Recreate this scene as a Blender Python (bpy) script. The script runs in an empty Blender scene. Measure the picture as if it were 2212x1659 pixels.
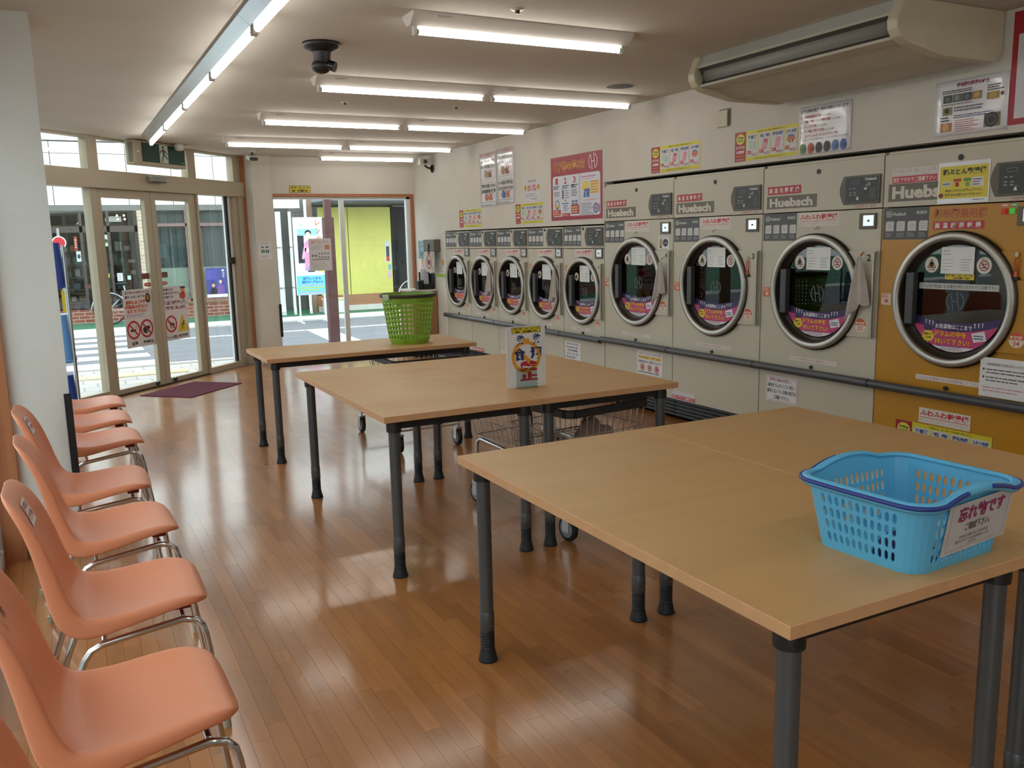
import bpy, bmesh, math, random
from mathutils import Vector, Matrix
scene = bpy.context.scene
COL = scene.collection
R = math.radians
PI = math.pi
random.seed(7)

# ------------------------------------------------------------------ camera
CAM_POS = (0.0, 0.0, 1.5042)
YAW, PITCH, ROLL, FPX = R(27.3355), R(-9.5548), R(-1.3312), 1871.95
fw = Vector((math.sin(YAW) * math.cos(PITCH), math.cos(YAW) * math.cos(PITCH), math.sin(PITCH)))
rt = Vector((math.cos(YAW), -math.sin(YAW), 0.0))
up = rt.cross(fw)
c_, s_ = math.cos(ROLL), math.sin(ROLL)
rt2, up2 = c_ * rt + s_ * up, -s_ * rt + c_ * up
cam_data = bpy.data.cameras.new('camera')
cam = bpy.data.objects.new('camera', cam_data)
COL.objects.link(cam)
cam.matrix_world = Matrix(((rt2.x, up2.x, -fw.x, CAM_POS[0]), (rt2.y, up2.y, -fw.y, CAM_POS[1]),
                           (rt2.z, up2.z, -fw.z, CAM_POS[2]), (0, 0, 0, 1)))
cam_data.sensor_fit = 'HORIZONTAL'
cam_data.sensor_width = 36.0
cam_data.lens = FPX / 2212 * 36.0
cam_data.clip_start = 0.05
cam_data.clip_end = 300
scene.camera = cam

# ------------------------------------------------------------------ sky and exposure (overcast day)
SKY_STRENGTH = 2.1
TUBE_STRENGTH = 9.5
world = bpy.data.worlds.new('overcast_sky')
scene.world = world
world.use_nodes = True
wnt = world.node_tree
bg = wnt.nodes['Background']
bg.inputs['Color'].default_value = (0.90, 0.96, 1.0, 1)
bg.inputs['Strength'].default_value = SKY_STRENGTH
scene.view_settings.view_transform = 'Standard'
scene.view_settings.look = 'None'
scene.view_settings.exposure = 0.62
scene.view_settings.gamma = 1.0
scene.view_settings.use_curve_mapping = False

# ------------------------------------------------------------------ materials
def lin(c):
    return tuple(((v / 255) / 12.92 if v / 255 <= 0.04045 else ((v / 255 + 0.055) / 1.055) ** 2.4) for v in c)

_M = {}
def mat(name, rgb=(200, 200, 200), rough=0.5, metal=0.0, spec=0.5, var=0.0, vscale=8.0, bump=0.0, bscale=60.0,
        coat=0.0, emit=0.0, stretch=None, trans=0.0):
    """Principled material; var mixes a darker tone in through noise, bump adds fine relief."""
    if name in _M:
        return _M[name]
    m = bpy.data.materials.new(name)
    m.use_nodes = True
    nt = m.node_tree
    b = nt.nodes['Principled BSDF']
    col = lin(rgb)
    b.inputs['Base Color'].default_value = (*col, 1)
    b.inputs['Roughness'].default_value = rough
    b.inputs['Metallic'].default_value = metal
    b.inputs['Specular IOR Level'].default_value = spec
    if coat:
        b.inputs['Coat Weight'].default_value = coat
        b.inputs['Coat Roughness'].default_value = 0.08
    if trans:
        b.inputs['Transmission Weight'].default_value = trans
    if emit:
        b.inputs['Emission Color'].default_value = (*col, 1)
        b.inputs['Emission Strength'].default_value = emit
    vec = None
    if var or bump:
        tc = nt.nodes.new('ShaderNodeNewGeometry')
        mp = nt.nodes.new('ShaderNodeMapping')
        mp.inputs['Scale'].default_value = stretch or (1, 1, 1)
        nt.links.new(tc.outputs['Position'], mp.inputs['Vector'])
        vec = mp.outputs['Vector']
    if var:
        n = nt.nodes.new('ShaderNodeTexNoise')
        n.inputs['Scale'].default_value = vscale
        n.inputs['Detail'].default_value = 4
        nt.links.new(vec, n.inputs['Vector'])
        rp = nt.nodes.new('ShaderNodeValToRGB')
        rp.color_ramp.elements[0].position = 0.3
        rp.color_ramp.elements[1].position = 0.7
        rp.color_ramp.elements[0].color = (*[c * (1 - var) for c in col], 1)
        rp.color_ramp.elements[1].color = (*[min(1, c * (1 + var * 0.6)) for c in col], 1)
        nt.links.new(n.outputs['Fac'], rp.inputs['Fac'])
        nt.links.new(rp.outputs['Color'], b.inputs['Base Color'])
    if bump:
        n2 = nt.nodes.new('ShaderNodeTexNoise')
        n2.inputs['Scale'].default_value = bscale
        n2.inputs['Detail'].default_value = 3
        nt.links.new(vec, n2.inputs['Vector'])
        bp = nt.nodes.new('ShaderNodeBump')
        bp.inputs['Strength'].default_value = bump
        bp.inputs['Distance'].default_value = 0.01
        nt.links.new(n2.outputs['Fac'], bp.inputs['Height'])
        nt.links.new(bp.outputs['Normal'], b.inputs['Normal'])
    _M[name] = m
    return m

def ink(rgb, rough=0.45):
    """Flat print colour."""
    return mat('print_%02x%02x%02x_%d' % (*rgb, int(rough * 100)), rgb, rough)

def glass_mat(name, tint=(0.95, 0.98, 0.97), ior=1.5, boost=1.0, rough=0.0):
    if name in _M:
        return _M[name]
    m = bpy.data.materials.new(name)
    m.use_nodes = True
    nt = m.node_tree
    for n in list(nt.nodes):
        if n.type != 'OUTPUT_MATERIAL':
            nt.nodes.remove(n)
    out = [n for n in nt.nodes if n.type == 'OUTPUT_MATERIAL'][0]
    tr = nt.nodes.new('ShaderNodeBsdfTransparent')
    tr.inputs['Color'].default_value = (*tint, 1)
    gl = nt.nodes.new('ShaderNodeBsdfGlossy')
    gl.inputs['Roughness'].default_value = rough
    fr = nt.nodes.new('ShaderNodeLayerWeight')
    fr.inputs['Blend'].default_value = 0.5
    pw = nt.nodes.new('ShaderNodeMath'); pw.operation = 'POWER'; pw.inputs[1].default_value = 5.0
    r0 = ((ior - 1) / (ior + 1)) ** 2 * boost
    mul = nt.nodes.new('ShaderNodeMath')
    mul.operation = 'MULTIPLY_ADD'
    mul.inputs[1].default_value = 1 - r0
    mul.inputs[2].default_value = r0
    mul.use_clamp = True
    mx = nt.nodes.new('ShaderNodeMixShader')
    nt.links.new(fr.outputs['Facing'], pw.inputs[0])
    nt.links.new(pw.outputs[0], mul.inputs[0])
    nt.links.new(mul.outputs[0], mx.inputs['Fac'])
    nt.links.new(tr.outputs[0], mx.inputs[1])
    nt.links.new(gl.outputs[0], mx.inputs[2])
    nt.links.new(mx.outputs[0], out.inputs['Surface'])
    _M[name] = m
    return m

def emit_mat(name, rgb, strength):
    if name in _M:
        return _M[name]
    m = bpy.data.materials.new(name)
    m.use_nodes = True
    nt = m.node_tree
    b = nt.nodes['Principled BSDF']
    b.inputs['Base Color'].default_value = (*lin(rgb), 1)
    b.inputs['Emission Color'].default_value = (*lin(rgb), 1)
    b.inputs['Emission Strength'].default_value = strength
    _M[name] = m
    return m

def wood_mat(name, dark, light, axis='Y', rough=0.3, coat=0.0, rnd=0.25, gscale=3.0, bump=0.05, rvar=0.0, grain=0.75, spec=0.5, coat_rough=0.1):
    """Wood: grain stretched along an axis, tone varied from piece to piece."""
    if name in _M:
        return _M[name]
    m = bpy.data.materials.new(name)
    m.use_nodes = True
    nt = m.node_tree
    b = nt.nodes['Principled BSDF']
    geo = nt.nodes.new('ShaderNodeNewGeometry')
    oi = nt.nodes.new('ShaderNodeObjectInfo')
    add = nt.nodes.new('ShaderNodeMath'); add.operation = 'ADD'
    nt.links.new(geo.outputs['Random Per Island'], add.inputs[0])
    nt.links.new(oi.outputs['Random'], add.inputs[1])
    fr = nt.nodes.new('ShaderNodeMath'); fr.operation = 'FRACT'
    nt.links.new(add.outputs[0], fr.inputs[0])
    mp = nt.nodes.new('ShaderNodeMapping')
    sc = {'X': (0.6, 9, 9), 'Y': (9, 0.6, 9), 'Z': (9, 9, 0.6)}[axis]
    mp.inputs['Scale'].default_value = sc
    nt.links.new(geo.outputs['Position'], mp.inputs['Vector'])
    off = nt.nodes.new('ShaderNodeVectorMath'); off.operation = 'ADD'
    mul = nt.nodes.new('ShaderNodeMath'); mul.operation = 'MULTIPLY'; mul.inputs[1].default_value = 37.0
    nt.links.new(fr.outputs[0], mul.inputs[0])
    nt.links.new(mp.outputs[0], off.inputs[0])
    nt.links.new(mul.outputs[0], off.inputs[1])
    n = nt.nodes.new('ShaderNodeTexNoise')
    n.inputs['Scale'].default_value = gscale
    n.inputs['Detail'].default_value = 5
    n.inputs['Roughness'].default_value = 0.6
    nt.links.new(off.outputs[0], n.inputs['Vector'])
    rp = nt.nodes.new('ShaderNodeValToRGB')
    rp.color_ramp.elements[0].position = 0.5 - grain / 2
    rp.color_ramp.elements[1].position = 0.5 + grain / 2
    rp.color_ramp.elements[0].color = (*lin(dark), 1)
    rp.color_ramp.elements[1].color = (*lin(light), 1)
    nt.links.new(n.outputs['Fac'], rp.inputs['Fac'])
    hv = nt.nodes.new('ShaderNodeHueSaturation')
    vm = nt.nodes.new('ShaderNodeMapRange')
    vm.inputs['To Min'].default_value = 1 - rnd
    vm.inputs['To Max'].default_value = 1 + rnd
    nt.links.new(fr.outputs[0], vm.inputs['Value'])
    nt.links.new(vm.outputs[0], hv.inputs['Value'])
    nt.links.new(rp.outputs['Color'], hv.inputs['Color'])
    nt.links.new(hv.outputs['Color'], b.inputs['Base Color'])
    b.inputs['Roughness'].default_value = rough
    b.inputs['Specular IOR Level'].default_value = spec
    if coat:
        b.inputs['Coat Weight'].default_value = coat
        b.inputs['Coat Roughness'].default_value = coat_rough
    if rvar:
        n3 = nt.nodes.new('ShaderNodeTexNoise'); n3.inputs['Scale'].default_value = 2.2; n3.inputs['Detail'].default_value = 4
        nt.links.new(geo.outputs['Position'], n3.inputs['Vector'])
        r3 = nt.nodes.new('ShaderNodeMapRange')
        r3.inputs['From Min'].default_value = 0.3; r3.inputs['From Max'].default_value = 0.7
        r3.inputs['To Min'].default_value = rough - rvar; r3.inputs['To Max'].default_value = rough + rvar
        nt.links.new(n3.outputs['Fac'], r3.inputs['Value'])
        nt.links.new(r3.outputs[0], b.inputs['Roughness'])
    if bump:
        n2 = nt.nodes.new('ShaderNodeTexNoise'); n2.inputs['Scale'].default_value = 7; n2.inputs['Detail'].default_value = 2
        nt.links.new(geo.outputs['Position'], n2.inputs['Vector'])
        bp = nt.nodes.new('ShaderNodeBump'); bp.inputs['Strength'].default_value = bump; bp.inputs['Distance'].default_value = 0.02
        nt.links.new(n2.outputs['Fac'], bp.inputs['Height'])
        nt.links.new(bp.outputs['Normal'], b.inputs['Normal'])
    _M[name] = m
    return m

def brick_mat(name, c1, c2, mortar, scale=1.0, bw=0.21, rh=0.07, axes='XZ', rough=0.8, ms=0.008):
    if name in _M:
        return _M[name]
    m = bpy.data.materials.new(name)
    m.use_nodes = True
    nt = m.node_tree
    b = nt.nodes['Principled BSDF']
    geo = nt.nodes.new('ShaderNodeNewGeometry')
    sp = nt.nodes.new('ShaderNodeSeparateXYZ')
    cb = nt.nodes.new('ShaderNodeCombineXYZ')
    nt.links.new(geo.outputs['Position'], sp.inputs[0])
    nt.links.new(sp.outputs[axes[0]], cb.inputs['X'])
    nt.links.new(sp.outputs[axes[1]], cb.inputs['Y'])
    t = nt.nodes.new('ShaderNodeTexBrick')
    t.inputs['Color1'].default_value = (*lin(c1), 1)
    t.inputs['Color2'].default_value = (*lin(c2), 1)
    t.inputs['Mortar'].default_value = (*lin(mortar), 1)
    t.inputs['Scale'].default_value = scale
    t.inputs['Brick Width'].default_value = bw
    t.inputs['Row Height'].default_value = rh
    t.inputs['Mortar Size'].default_value = ms
    nt.links.new(cb.outputs[0], t.inputs['Vector'])
    nt.links.new(t.outputs['Color'], b.inputs['Base Color'])
    b.inputs['Roughness'].default_value = rough
    _M[name] = m
    return m

# ------------------------------------------------------------------ mesh building
class MB:
    """Collects shapes and links them as ONE mesh object."""
    def __init__(s):
        s.v, s.f, s.mi, s.sm = [], [], [], []

    def add(s, vs, fs, m=0, smooth=False):
        o = len(s.v)
        s.v += [tuple(v) for v in vs]
        for f in fs:
            s.f.append([o + i for i in f]); s.mi.append(m); s.sm.append(smooth)
        return s

    def box(s, x0, x1, y0, y1, z0, z1, m=0):
        vs = [(x0, y0, z0), (x1, y0, z0), (x1, y1, z0), (x0, y1, z0), (x0, y0, z1), (x1, y0, z1), (x1, y1, z1), (x0, y1, z1)]
        return s.add(vs, [(0, 3, 2, 1), (4, 5, 6, 7), (0, 1, 5, 4), (1, 2, 6, 5), (2, 3, 7, 6), (3, 0, 4, 7)], m)

    def prism(s, pts, y0, y1, m=0, plane='xz'):
        """Extrude a polygon (x,z) between y0 and y1 (counter-clockwise seen from -y), or other planes."""
        n = len(pts)
        def P(a, b, c):
            return {'xz': (a, c, b), 'yz': (c, a, b), 'xy': (a, b, c)}[plane]
        vs = [P(a, b, y0) for a, b in pts] + [P(a, b, y1) for a, b in pts]
        fs = [tuple(range(n)), tuple(range(2 * n - 1, n - 1, -1))]
        for i in range(n):
            j = (i + 1) % n
            fs.append((i, i + n, j + n, j))
        return s.add(vs, fs, m)

    def cyl(s, p0, p1, r0, r1=None, n=12, m=0, caps=True, smooth=True):
        r1 = r0 if r1 is None else r1
        p0, p1 = Vector(p0), Vector(p1)
        d = (p1 - p0).normalized()
        a = d.orthogonal().normalized(); b = d.cross(a)
        vs = []
        for p, r in ((p0, r0), (p1, r1)):
            for i in range(n):
                t = 2 * PI * i / n
                vs.append(p + r * (math.cos(t) * a + math.sin(t) * b))
        s.add(vs, [(i, (i + 1) % n, n + (i + 1) % n, n + i) for i in range(n)], m, smooth)
        if caps:
            s.add(vs[:n], [tuple(range(n - 1, -1, -1))], m)
            s.add(vs[n:], [tuple(range(n))], m)
        return s

    def lathe(s, prof, c=(0, 0, 0), axis='z', n=20, m=0, smooth=True):
        """Revolve (radius, height) pairs around an axis through c."""
        vs = []
        for r, h in prof:
            for i in range(n):
                t = 2 * PI * i / n
                a, b = r * math.cos(t), r * math.sin(t)
                q = {'z': (a, b, h), 'y': (a, h, b), 'x': (h, a, b)}[axis]
                vs.append((c[0] + q[0], c[1] + q[1], c[2] + q[2]))
        fs = []
        for k in range(len(prof) - 1):
            for i in range(n):
                j = (i + 1) % n
                fs.append((k * n + i, k * n + j, (k + 1) * n + j, (k + 1) * n + i))
        return s.add(vs, fs, m, smooth)

    def tube(s, pts, r, n=8, m=0, closed=False, smooth=True):
        """Sweep a circle along a polyline."""
        pts = [Vector(p) for p in pts]
        N = len(pts)
        vs = []
        a = None
        for i in range(N):
            if closed:
                d = (pts[(i + 1) % N] - pts[i - 1]).normalized()
            else:
                d = (pts[min(i + 1, N - 1)] - pts[max(i - 1, 0)]).normalized()
            if a is None:
                a = d.orthogonal().normalized()
            else:
                a = (a - a.dot(d) * d).normalized()
            b = d.cross(a)
            for k in range(n):
                t = 2 * PI * k / n
                vs.append(pts[i] + r * (math.cos(t) * a + math.sin(t) * b))
        fs = []
        for i in range(N if closed else N - 1):
            j = (i + 1) % N
            for k in range(n):
                l = (k + 1) % n
                fs.append((i * n + k, i * n + l, j * n + l, j * n + k))
        s.add(vs, fs, m, smooth)
        if not closed:
            s.add(vs[:n], [tuple(range(n - 1, -1, -1))], m)
            s.add(vs[-n:], [tuple(range(n))], m)
        return s

    def grid(s, f, nu, nv, m=0, smooth=True, flip=False):
        vs = [f(i / nu, j / nv) for j in range(nv + 1) for i in range(nu + 1)]
        fs = []
        for j in range(nv):
            for i in range(nu):
                a = j * (nu + 1) + i
                q = (a, a + 1, a + nu + 2, a + nu + 1)
                fs.append(q[::-1] if flip else q)
        return s.add(vs, fs, m, smooth)

    def sphere(s, c, r, n=10, m=0, sx=1, sy=1, sz=1):
        prof = [(max(1e-4, r * math.sin(PI * k / n)), -r * math.cos(PI * k / n)) for k in range(n + 1)]
        o = MB(); o.lathe(prof, (0, 0, 0), 'z', n * 2, m)
        return s.add([(c[0] + x * sx, c[1] + y * sy, c[2] + z * sz) for x, y, z in o.v], o.f, m, True)

    def build(s, name, mats, parent=None, bevel=0.0, seg=2, loc=None, rot=None, solidify=0.0, subsurf=0, weld=False):
        me = bpy.data.meshes.new(name)
        me.from_pydata(s.v, [], s.f)
        if not isinstance(mats, (list, tuple)):
            mats = [mats]
        for m in mats:
            me.materials.append(m)
        me.polygons.foreach_set('material_index', s.mi)
        me.polygons.foreach_set('use_smooth', s.sm)
        if weld:
            bm = bmesh.new(); bm.from_mesh(me)
            bmesh.ops.remove_doubles(bm, verts=bm.verts, dist=2e-5)
            bmesh.ops.recalc_face_normals(bm, faces=bm.faces)
            bm.to_mesh(me); bm.free()
        if bevel:
            bm = bmesh.new(); bm.from_mesh(me)
            bmesh.ops.remove_doubles(bm, verts=bm.verts, dist=1e-6)
            es = [e for e in bm.edges if len(e.link_faces) == 2 and e.calc_face_angle(0) > 0.5]
            bmesh.ops.bevel(bm, geom=es, offset=bevel, segments=seg, profile=0.6, affect='EDGES', clamp_overlap=True)
            bm.to_mesh(me); bm.free()
        me.update()
        o = bpy.data.objects.new(name, me)
        COL.objects.link(o)
        if parent:
            o.parent = parent
        if loc:
            o.location = loc
        if rot:
            o.rotation_euler = rot
        if solidify:
            md = o.modifiers.new('shell', 'SOLIDIFY'); md.thickness = solidify; md.offset = 0
        if subsurf:
            md = o.modifiers.new('smooth', 'SUBSURF'); md.levels = subsurf; md.render_levels = subsurf
        return o

def tag(o, label=None, cat=None, group=None, kind=None):
    if label: o['label'] = label
    if cat: o['category'] = cat
    if group: o['group'] = group
    if kind: o['kind'] = kind
    return o

def thing(name, label, cat, loc=(0, 0, 0), rz=0.0, group=None, kind=None):
    """An Empty at a thing's base that parents its parts."""
    o = bpy.data.objects.new(name, None)
    COL.objects.link(o)
    o.empty_display_size = 0.1
    o.location = loc
    o.rotation_euler = (0, 0, rz)
    return tag(o, label, cat, group, kind)

def struct(name, mb, m, label=None, **k):
    o = mb.build(name, m, **k)
    return tag(o, label, None, None, 'structure')

def copy_part(o, parent):
    c = o.copy()
    COL.objects.link(c)
    c.parent = parent
    for ch in o.children:
        copy_part(ch, c)
    return c

def copy_thing(o, loc, rz=None, label=None):
    c = o.copy()
    COL.objects.link(c)
    c.location = loc
    if rz is not None:
        c.rotation_euler = (0, 0, rz)
    if label:
        c['label'] = label
    for ch in o.children:
        copy_part(ch, c)
    return c

# ------------------------------------------------------------------ flat print (lettering and simple marks)
_T = {}
def text_geo(t, bold):
    k = (t, bold)
    if k in _T:
        return _T[k]
    cu = bpy.data.curves.new('lettering', 'FONT')
    cu.body = t
    cu.size = 1.0
    cu.resolution_u = 2
    cu.offset = bold
    ob = bpy.data.objects.new('lettering', cu)
    me = bpy.data.meshes.new_from_object(ob)
    vs = [(v.co.x, v.co.y) for v in me.vertices]
    fs = [tuple(p.vertices) for p in me.polygons]
    bpy.data.objects.remove(ob); bpy.data.curves.remove(cu); bpy.data.meshes.remove(me)
    if vs:
        x0 = min(v[0] for v in vs); x1 = max(v[0] for v in vs); y0 = min(v[1] for v in vs); y1 = max(v[1] for v in vs)
    else:
        x0 = y0 = 0; x1 = y1 = 1
    _T[k] = (vs, fs, x0, x1, y0, y1)
    return _T[k]

class Print:
    """Flat print in the local x-z plane (facing -y); lay = layer above the carrier."""
    def __init__(s, y=0.0):
        s.mb, s.mats, s.y = MB(), [], y
    def mi(s, rgb, rough=0.45):
        m = ink(tuple(rgb), rough) if not isinstance(rgb, bpy.types.Material) else rgb
        if m not in s.mats:
            s.mats.append(m)
        return s.mats.index(m)
    def yy(s, lay):
        return s.y - 0.0004 - 0.00035 * lay
    def poly(s, pts, rgb, lay=0):
        y = s.yy(lay)
        a = sum(pts[i][0] * pts[(i + 1) % len(pts)][1] - pts[(i + 1) % len(pts)][0] * pts[i][1] for i in range(len(pts)))
        if a < 0:
            pts = pts[::-1]
        s.mb.add([(x, y, z) for x, z in pts], [tuple(range(len(pts)))], s.mi(rgb))
        return s
    def rect(s, x0, x1, z0, z1, rgb, lay=0):
        return s.poly([(x0, z0), (x1, z0), (x1, z1), (x0, z1)], rgb, lay)
    def rrect(s, x0, x1, z0, z1, r, rgb, lay=0):
        pts = []
        for cx, cz, a0 in ((x1 - r, z1 - r, 0), (x0 + r, z1 - r, 90), (x0 + r, z0 + r, 180), (x1 - r, z0 + r, 270)):
            for k in range(5):
                t = R(a0 + k * 22.5)
                pts.append((cx + r * math.cos(t), cz + r * math.sin(t)))
        return s.poly(pts, rgb, lay)
    def disc(s, cx, cz, r, rgb, lay=0, n=24, rz=None, a0=0, a1=360):
        rz = rz or r
        full = a1 - a0 >= 360
        pts = [(cx + r * math.cos(R(a0 + (a1 - a0) * k / n)), cz + rz * math.sin(R(a0 + (a1 - a0) * k / n))) for k in range(n if full else n + 1)]
        return s.poly(pts, rgb, lay)
    def ring(s, cx, cz, r0, r1, rgb, lay=0, n=28, a0=0, a1=360):
        y = s.yy(lay)
        vs, fs = [], []
        for k in range(n + 1):
            t = R(a0 + (a1 - a0) * k / n)
            vs += [(cx + r0 * math.cos(t), y, cz + r0 * math.sin(t)), (cx + r1 * math.cos(t), y, cz + r1 * math.sin(t))]
        for k in range(n):
            fs.append((2 * k, 2 * k + 1, 2 * k + 3, 2 * k + 2))
        s.mb.add(vs, fs, s.mi(rgb))
        return s
    def line(s, x0, z0, x1, z1, w, rgb, lay=0):
        d = Vector((x1 - x0, z1 - z0)); d.normalize(); nx, nz = -d.y * w / 2, d.x * w / 2
        return s.poly([(x0 - nx, z0 - nz), (x1 - nx, z1 - nz), (x1 + nx, z1 + nz), (x0 + nx, z0 + nz)], rgb, lay)
    def text(s, t, x0, x1, z0, z1, rgb, lay=1, bold=0.0, fit=True, align='c', slant=0.0):
        """Lettering set into a box: stretched to fill it, or scaled evenly inside it."""
        vs, fs, a0, a1, b0, b1 = text_geo(t, bold)
        if not vs:
            return s
        sx, sz = (x1 - x0) / (a1 - a0), (z1 - z0) / (b1 - b0)
        if not fit:
            sx = sz = min(sx, sz)
        W, H = sx * (a1 - a0), sz * (b1 - b0)
        ox = {'c': (x0 + x1 - W) / 2, 'l': x0, 'r': x1 - W}[align]
        oz = (z0 + z1 - H) / 2
        y = s.yy(lay)
        s.mb.add([(ox + (vx - a0) * sx + slant * (vy - b0) * sz, y, oz + (vy - b0) * sz) for vx, vy in vs], fs, s.mi(rgb))
        return s
    def lines(s, x0, x1, z0, z1, n, rgb, lay=1, seed=1, fill=0.5):
        """Rows of print too fine to read."""
        rn = random.Random(seed)
        h = (z1 - z0) / n
        for k in range(n):
            z = z1 - (k + 0.5) * h
            x = x0
            e = x1 - (x1 - x0) * rn.random() * 0.35
            while x < e - 1e-4:
                w = min((x1 - x0) * (0.05 + 0.16 * rn.random()), e - x)
                s.rect(x, x + w, z - h * fill / 2, z + h * fill / 2, rgb, lay)
                x += w + (x1 - x0) * 0.018
        return s
    def build(s, name, parent):
        return s.mb.build(name, s.mats, parent)

def sheet(name, w, h, m, parent=None, t=0.0012, x0=0.0, z0=0.0, y=0.0, curl=0.0):
    """A thin sheet of paper or board, back at y, face towards -y."""
    mb = MB()
    if curl:
        n = 10
        def f(u, v):
            return (x0 + u * w, y - t - curl * (math.sin(u * PI * 2.3 + v * 2.1) * 0.5 + 0.5) * (0.3 + v), z0 + v * h)
        mb.grid(f, n, n)
        return mb.build(name, m, parent, solidify=t)
    mb.box(x0, x0 + w, y - t, y, z0, z0 + h)
    return mb.build(name, m, parent)
# ================================================================== the room
XD = 4.372            # front plane of the dryer row and of the wall above it
ZC = 2.576            # ceiling height
YB = 11.24            # back wall
DOOR_O, DOOR_A = (0.0, 9.205, 0.0), R(45)

m_wall = mat('wall_paper', (214, 210, 200), 0.85, var=0.05, vscale=3, bump=0.12, bscale=220)
m_wall_cool = mat('wall_paper_column', (216, 217, 212), 0.85, var=0.05, vscale=3, bump=0.12, bscale=220)
m_ceil = mat('ceiling_paper', (200, 195, 183), 0.9, var=0.06, vscale=1.2, bump=0.12, bscale=160)
m_alu = mat('beige_aluminium', (182, 172, 150), 0.42, metal=0.25, var=0.04, vscale=2)
m_white_alu = mat('white_aluminium', (226, 230, 230), 0.4, var=0.03, vscale=4)
m_trimwood = wood_mat('trim_wood', (150, 92, 58), (188, 126, 84), 'Z', 0.4, rnd=0.06)
m_base = mat('vinyl_baseboard', (176, 164, 142), 0.6)
m_black = mat('black_plastic', (22, 22, 24), 0.45)
m_blackrub = mat('black_rubber', (26, 26, 28), 0.7, bump=0.1, bscale=120)
m_glass = glass_mat('window_glass', (0.93, 0.97, 0.96), 1.45)
m_floor = wood_mat('varnished_floor', (140, 88, 46), (186, 126, 72), 'Y', 0.32, coat=0.8, coat_rough=0.13, rnd=0.13, gscale=2.4, bump=0.0, rvar=0.06, grain=0.9, spec=0.3)
m_gap = mat('floor_joint', (80, 50, 30), 0.6)

# ---- floor: narrow strips running away from the camera
def floor_end(x):
    return min(YB - 0.02, x + DOOR_O[1] - 0.06)
fb = MB().prism([(-0.44, -3.0), (5.5, -3.0), (5.5, 11.5), (2.25, 11.5), (-0.44, 8.75)], -0.1, -0.009, 0, 'xy')
floor = struct('floor', fb, m_gap, 'varnished brown strip wood flooring')
SW, SL = 0.0606, 0.5
rn = random.Random(3)
near, far = [], []
k = 0
x = -0.40
cands = []
while x < XD + 0.03:
    y = -1.2 + rn.random() * SL
    lim = floor_end(x + SW * 0.5)
    while y < lim - 0.05:
        y1 = min(y + SL, lim)
        cands.append((x, y, y1))
        y += SL
    x += SW
    k += 1
def in_view(px, py):
    d = Vector((px, py, 0)) - Vector(CAM_POS)
    z = d.dot(fw)
    if z < 0.3:
        return None
    u, v = d.dot(rt2) / z * FPX, d.dot(up2) / z * FPX
    return z if abs(u) < 1106 and abs(v) < 830 else None
def rank(c):
    zs = [in_view(c[0], t) for t in (c[1], (c[1] + c[2]) / 2, c[2])]
    zs = [z for z in zs if z]
    if not zs:
        return 99
    pen = 3 if c[0] > 2.8 else (0.9 if 1.9 < c[0] and c[1] < 2.6 else 0)
    return min(zs) + pen
cands.sort(key=rank)
plank_mesh = {}
def plank_geo(w, l):
    b = MB()
    g, h, e = 0.00035, 0.009, 0.00004
    x0, x1, y0, y1 = g, w - g, g, l - g
    vs = [(x0, y0, -h), (x1, y0, -h), (x1, y1, -h), (x0, y1, -h), (x0, y0, -e), (x1, y0, -e), (x1, y1, -e), (x0, y1, -e),
          (x0 + e, y0 + e, 0), (x1 - e, y0 + e, 0), (x1 - e, y1 - e, 0), (x0 + e, y1 - e, 0)]
    fs = []
    for a in (0, 4):
        for i in range(4):
            j = (i + 1) % 4
            fs.append((a + i, a + j, a + 4 + j, a + 4 + i))
    fs.append((8, 9, 10, 11))
    return vs, fs
for i, (x, y, y1) in enumerate(cands[:300]):
    key = round(y1 - y, 3)
    if key not in plank_mesh:
        vs, fs = plank_geo(SW, y1 - y)
        o = MB().add(vs, fs).build('plank', m_floor, floor, loc=(x, y, 0))
        plank_mesh[key] = o.data
    else:
        o = bpy.data.objects.new('plank', plank_mesh[key])
        COL.objects.link(o); o.parent = floor; o.location = (x, y, 0)
rest = MB()
for x, y, y1 in cands[300:]:
    rest.add([(x, y, 0), (x + SW, y, 0), (x + SW, y1, 0), (x, y1, 0)], [(0, 1, 2, 3)])
tag(rest.build('far_planks', m_floor, floor), kind='stuff')

# ---- ceiling with two board joints
cb = MB().prism([(-0.44, -3.0), (5.5, -3.0), (5.5, 11.6), (2.3, 11.6), (-0.44, 8.76)], ZC, ZC + 0.06, 0, 'xy')
ceiling = struct('ceiling', cb, m_ceil, 'plain papered ceiling, warm grey in the shade')

# ---- right wall, above the dryers and beyond them
wr = MB()
wr.box(XD, XD + 0.1, 2.60, 6.594, 1.974, ZC)
wr.box(XD, XD + 0.1, 6.594, 10.19, 1.612, ZC)
wr.box(XD, XD + 0.1, 10.19, YB + 0.2, 0, ZC)
wr.box(XD, XD + 0.1, -3.0, 2.60, 0, ZC)
wr.box(5.45, 5.5, -3, 11.5, 0, ZC)  # unseen wall added to keep daylight from leaking in over the dryers
wall_right = struct('wall_right', wr, m_wall, 'off-white papered wall above the dryer row')
# ---- back wall around the wide window
wb = MB()
wb.box(2.44, XD, YB, YB + 0.16, 2.118, ZC)
wb.box(2.44, XD + 0.1, YB, YB + 0.16, 0, 0.05)
wb.box(XD, 5.5, YB + 0.2, YB + 0.3, 0, ZC)
wall_back = struct('wall_back', wb, m_wall, 'papered back wall above the wide window')
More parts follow.
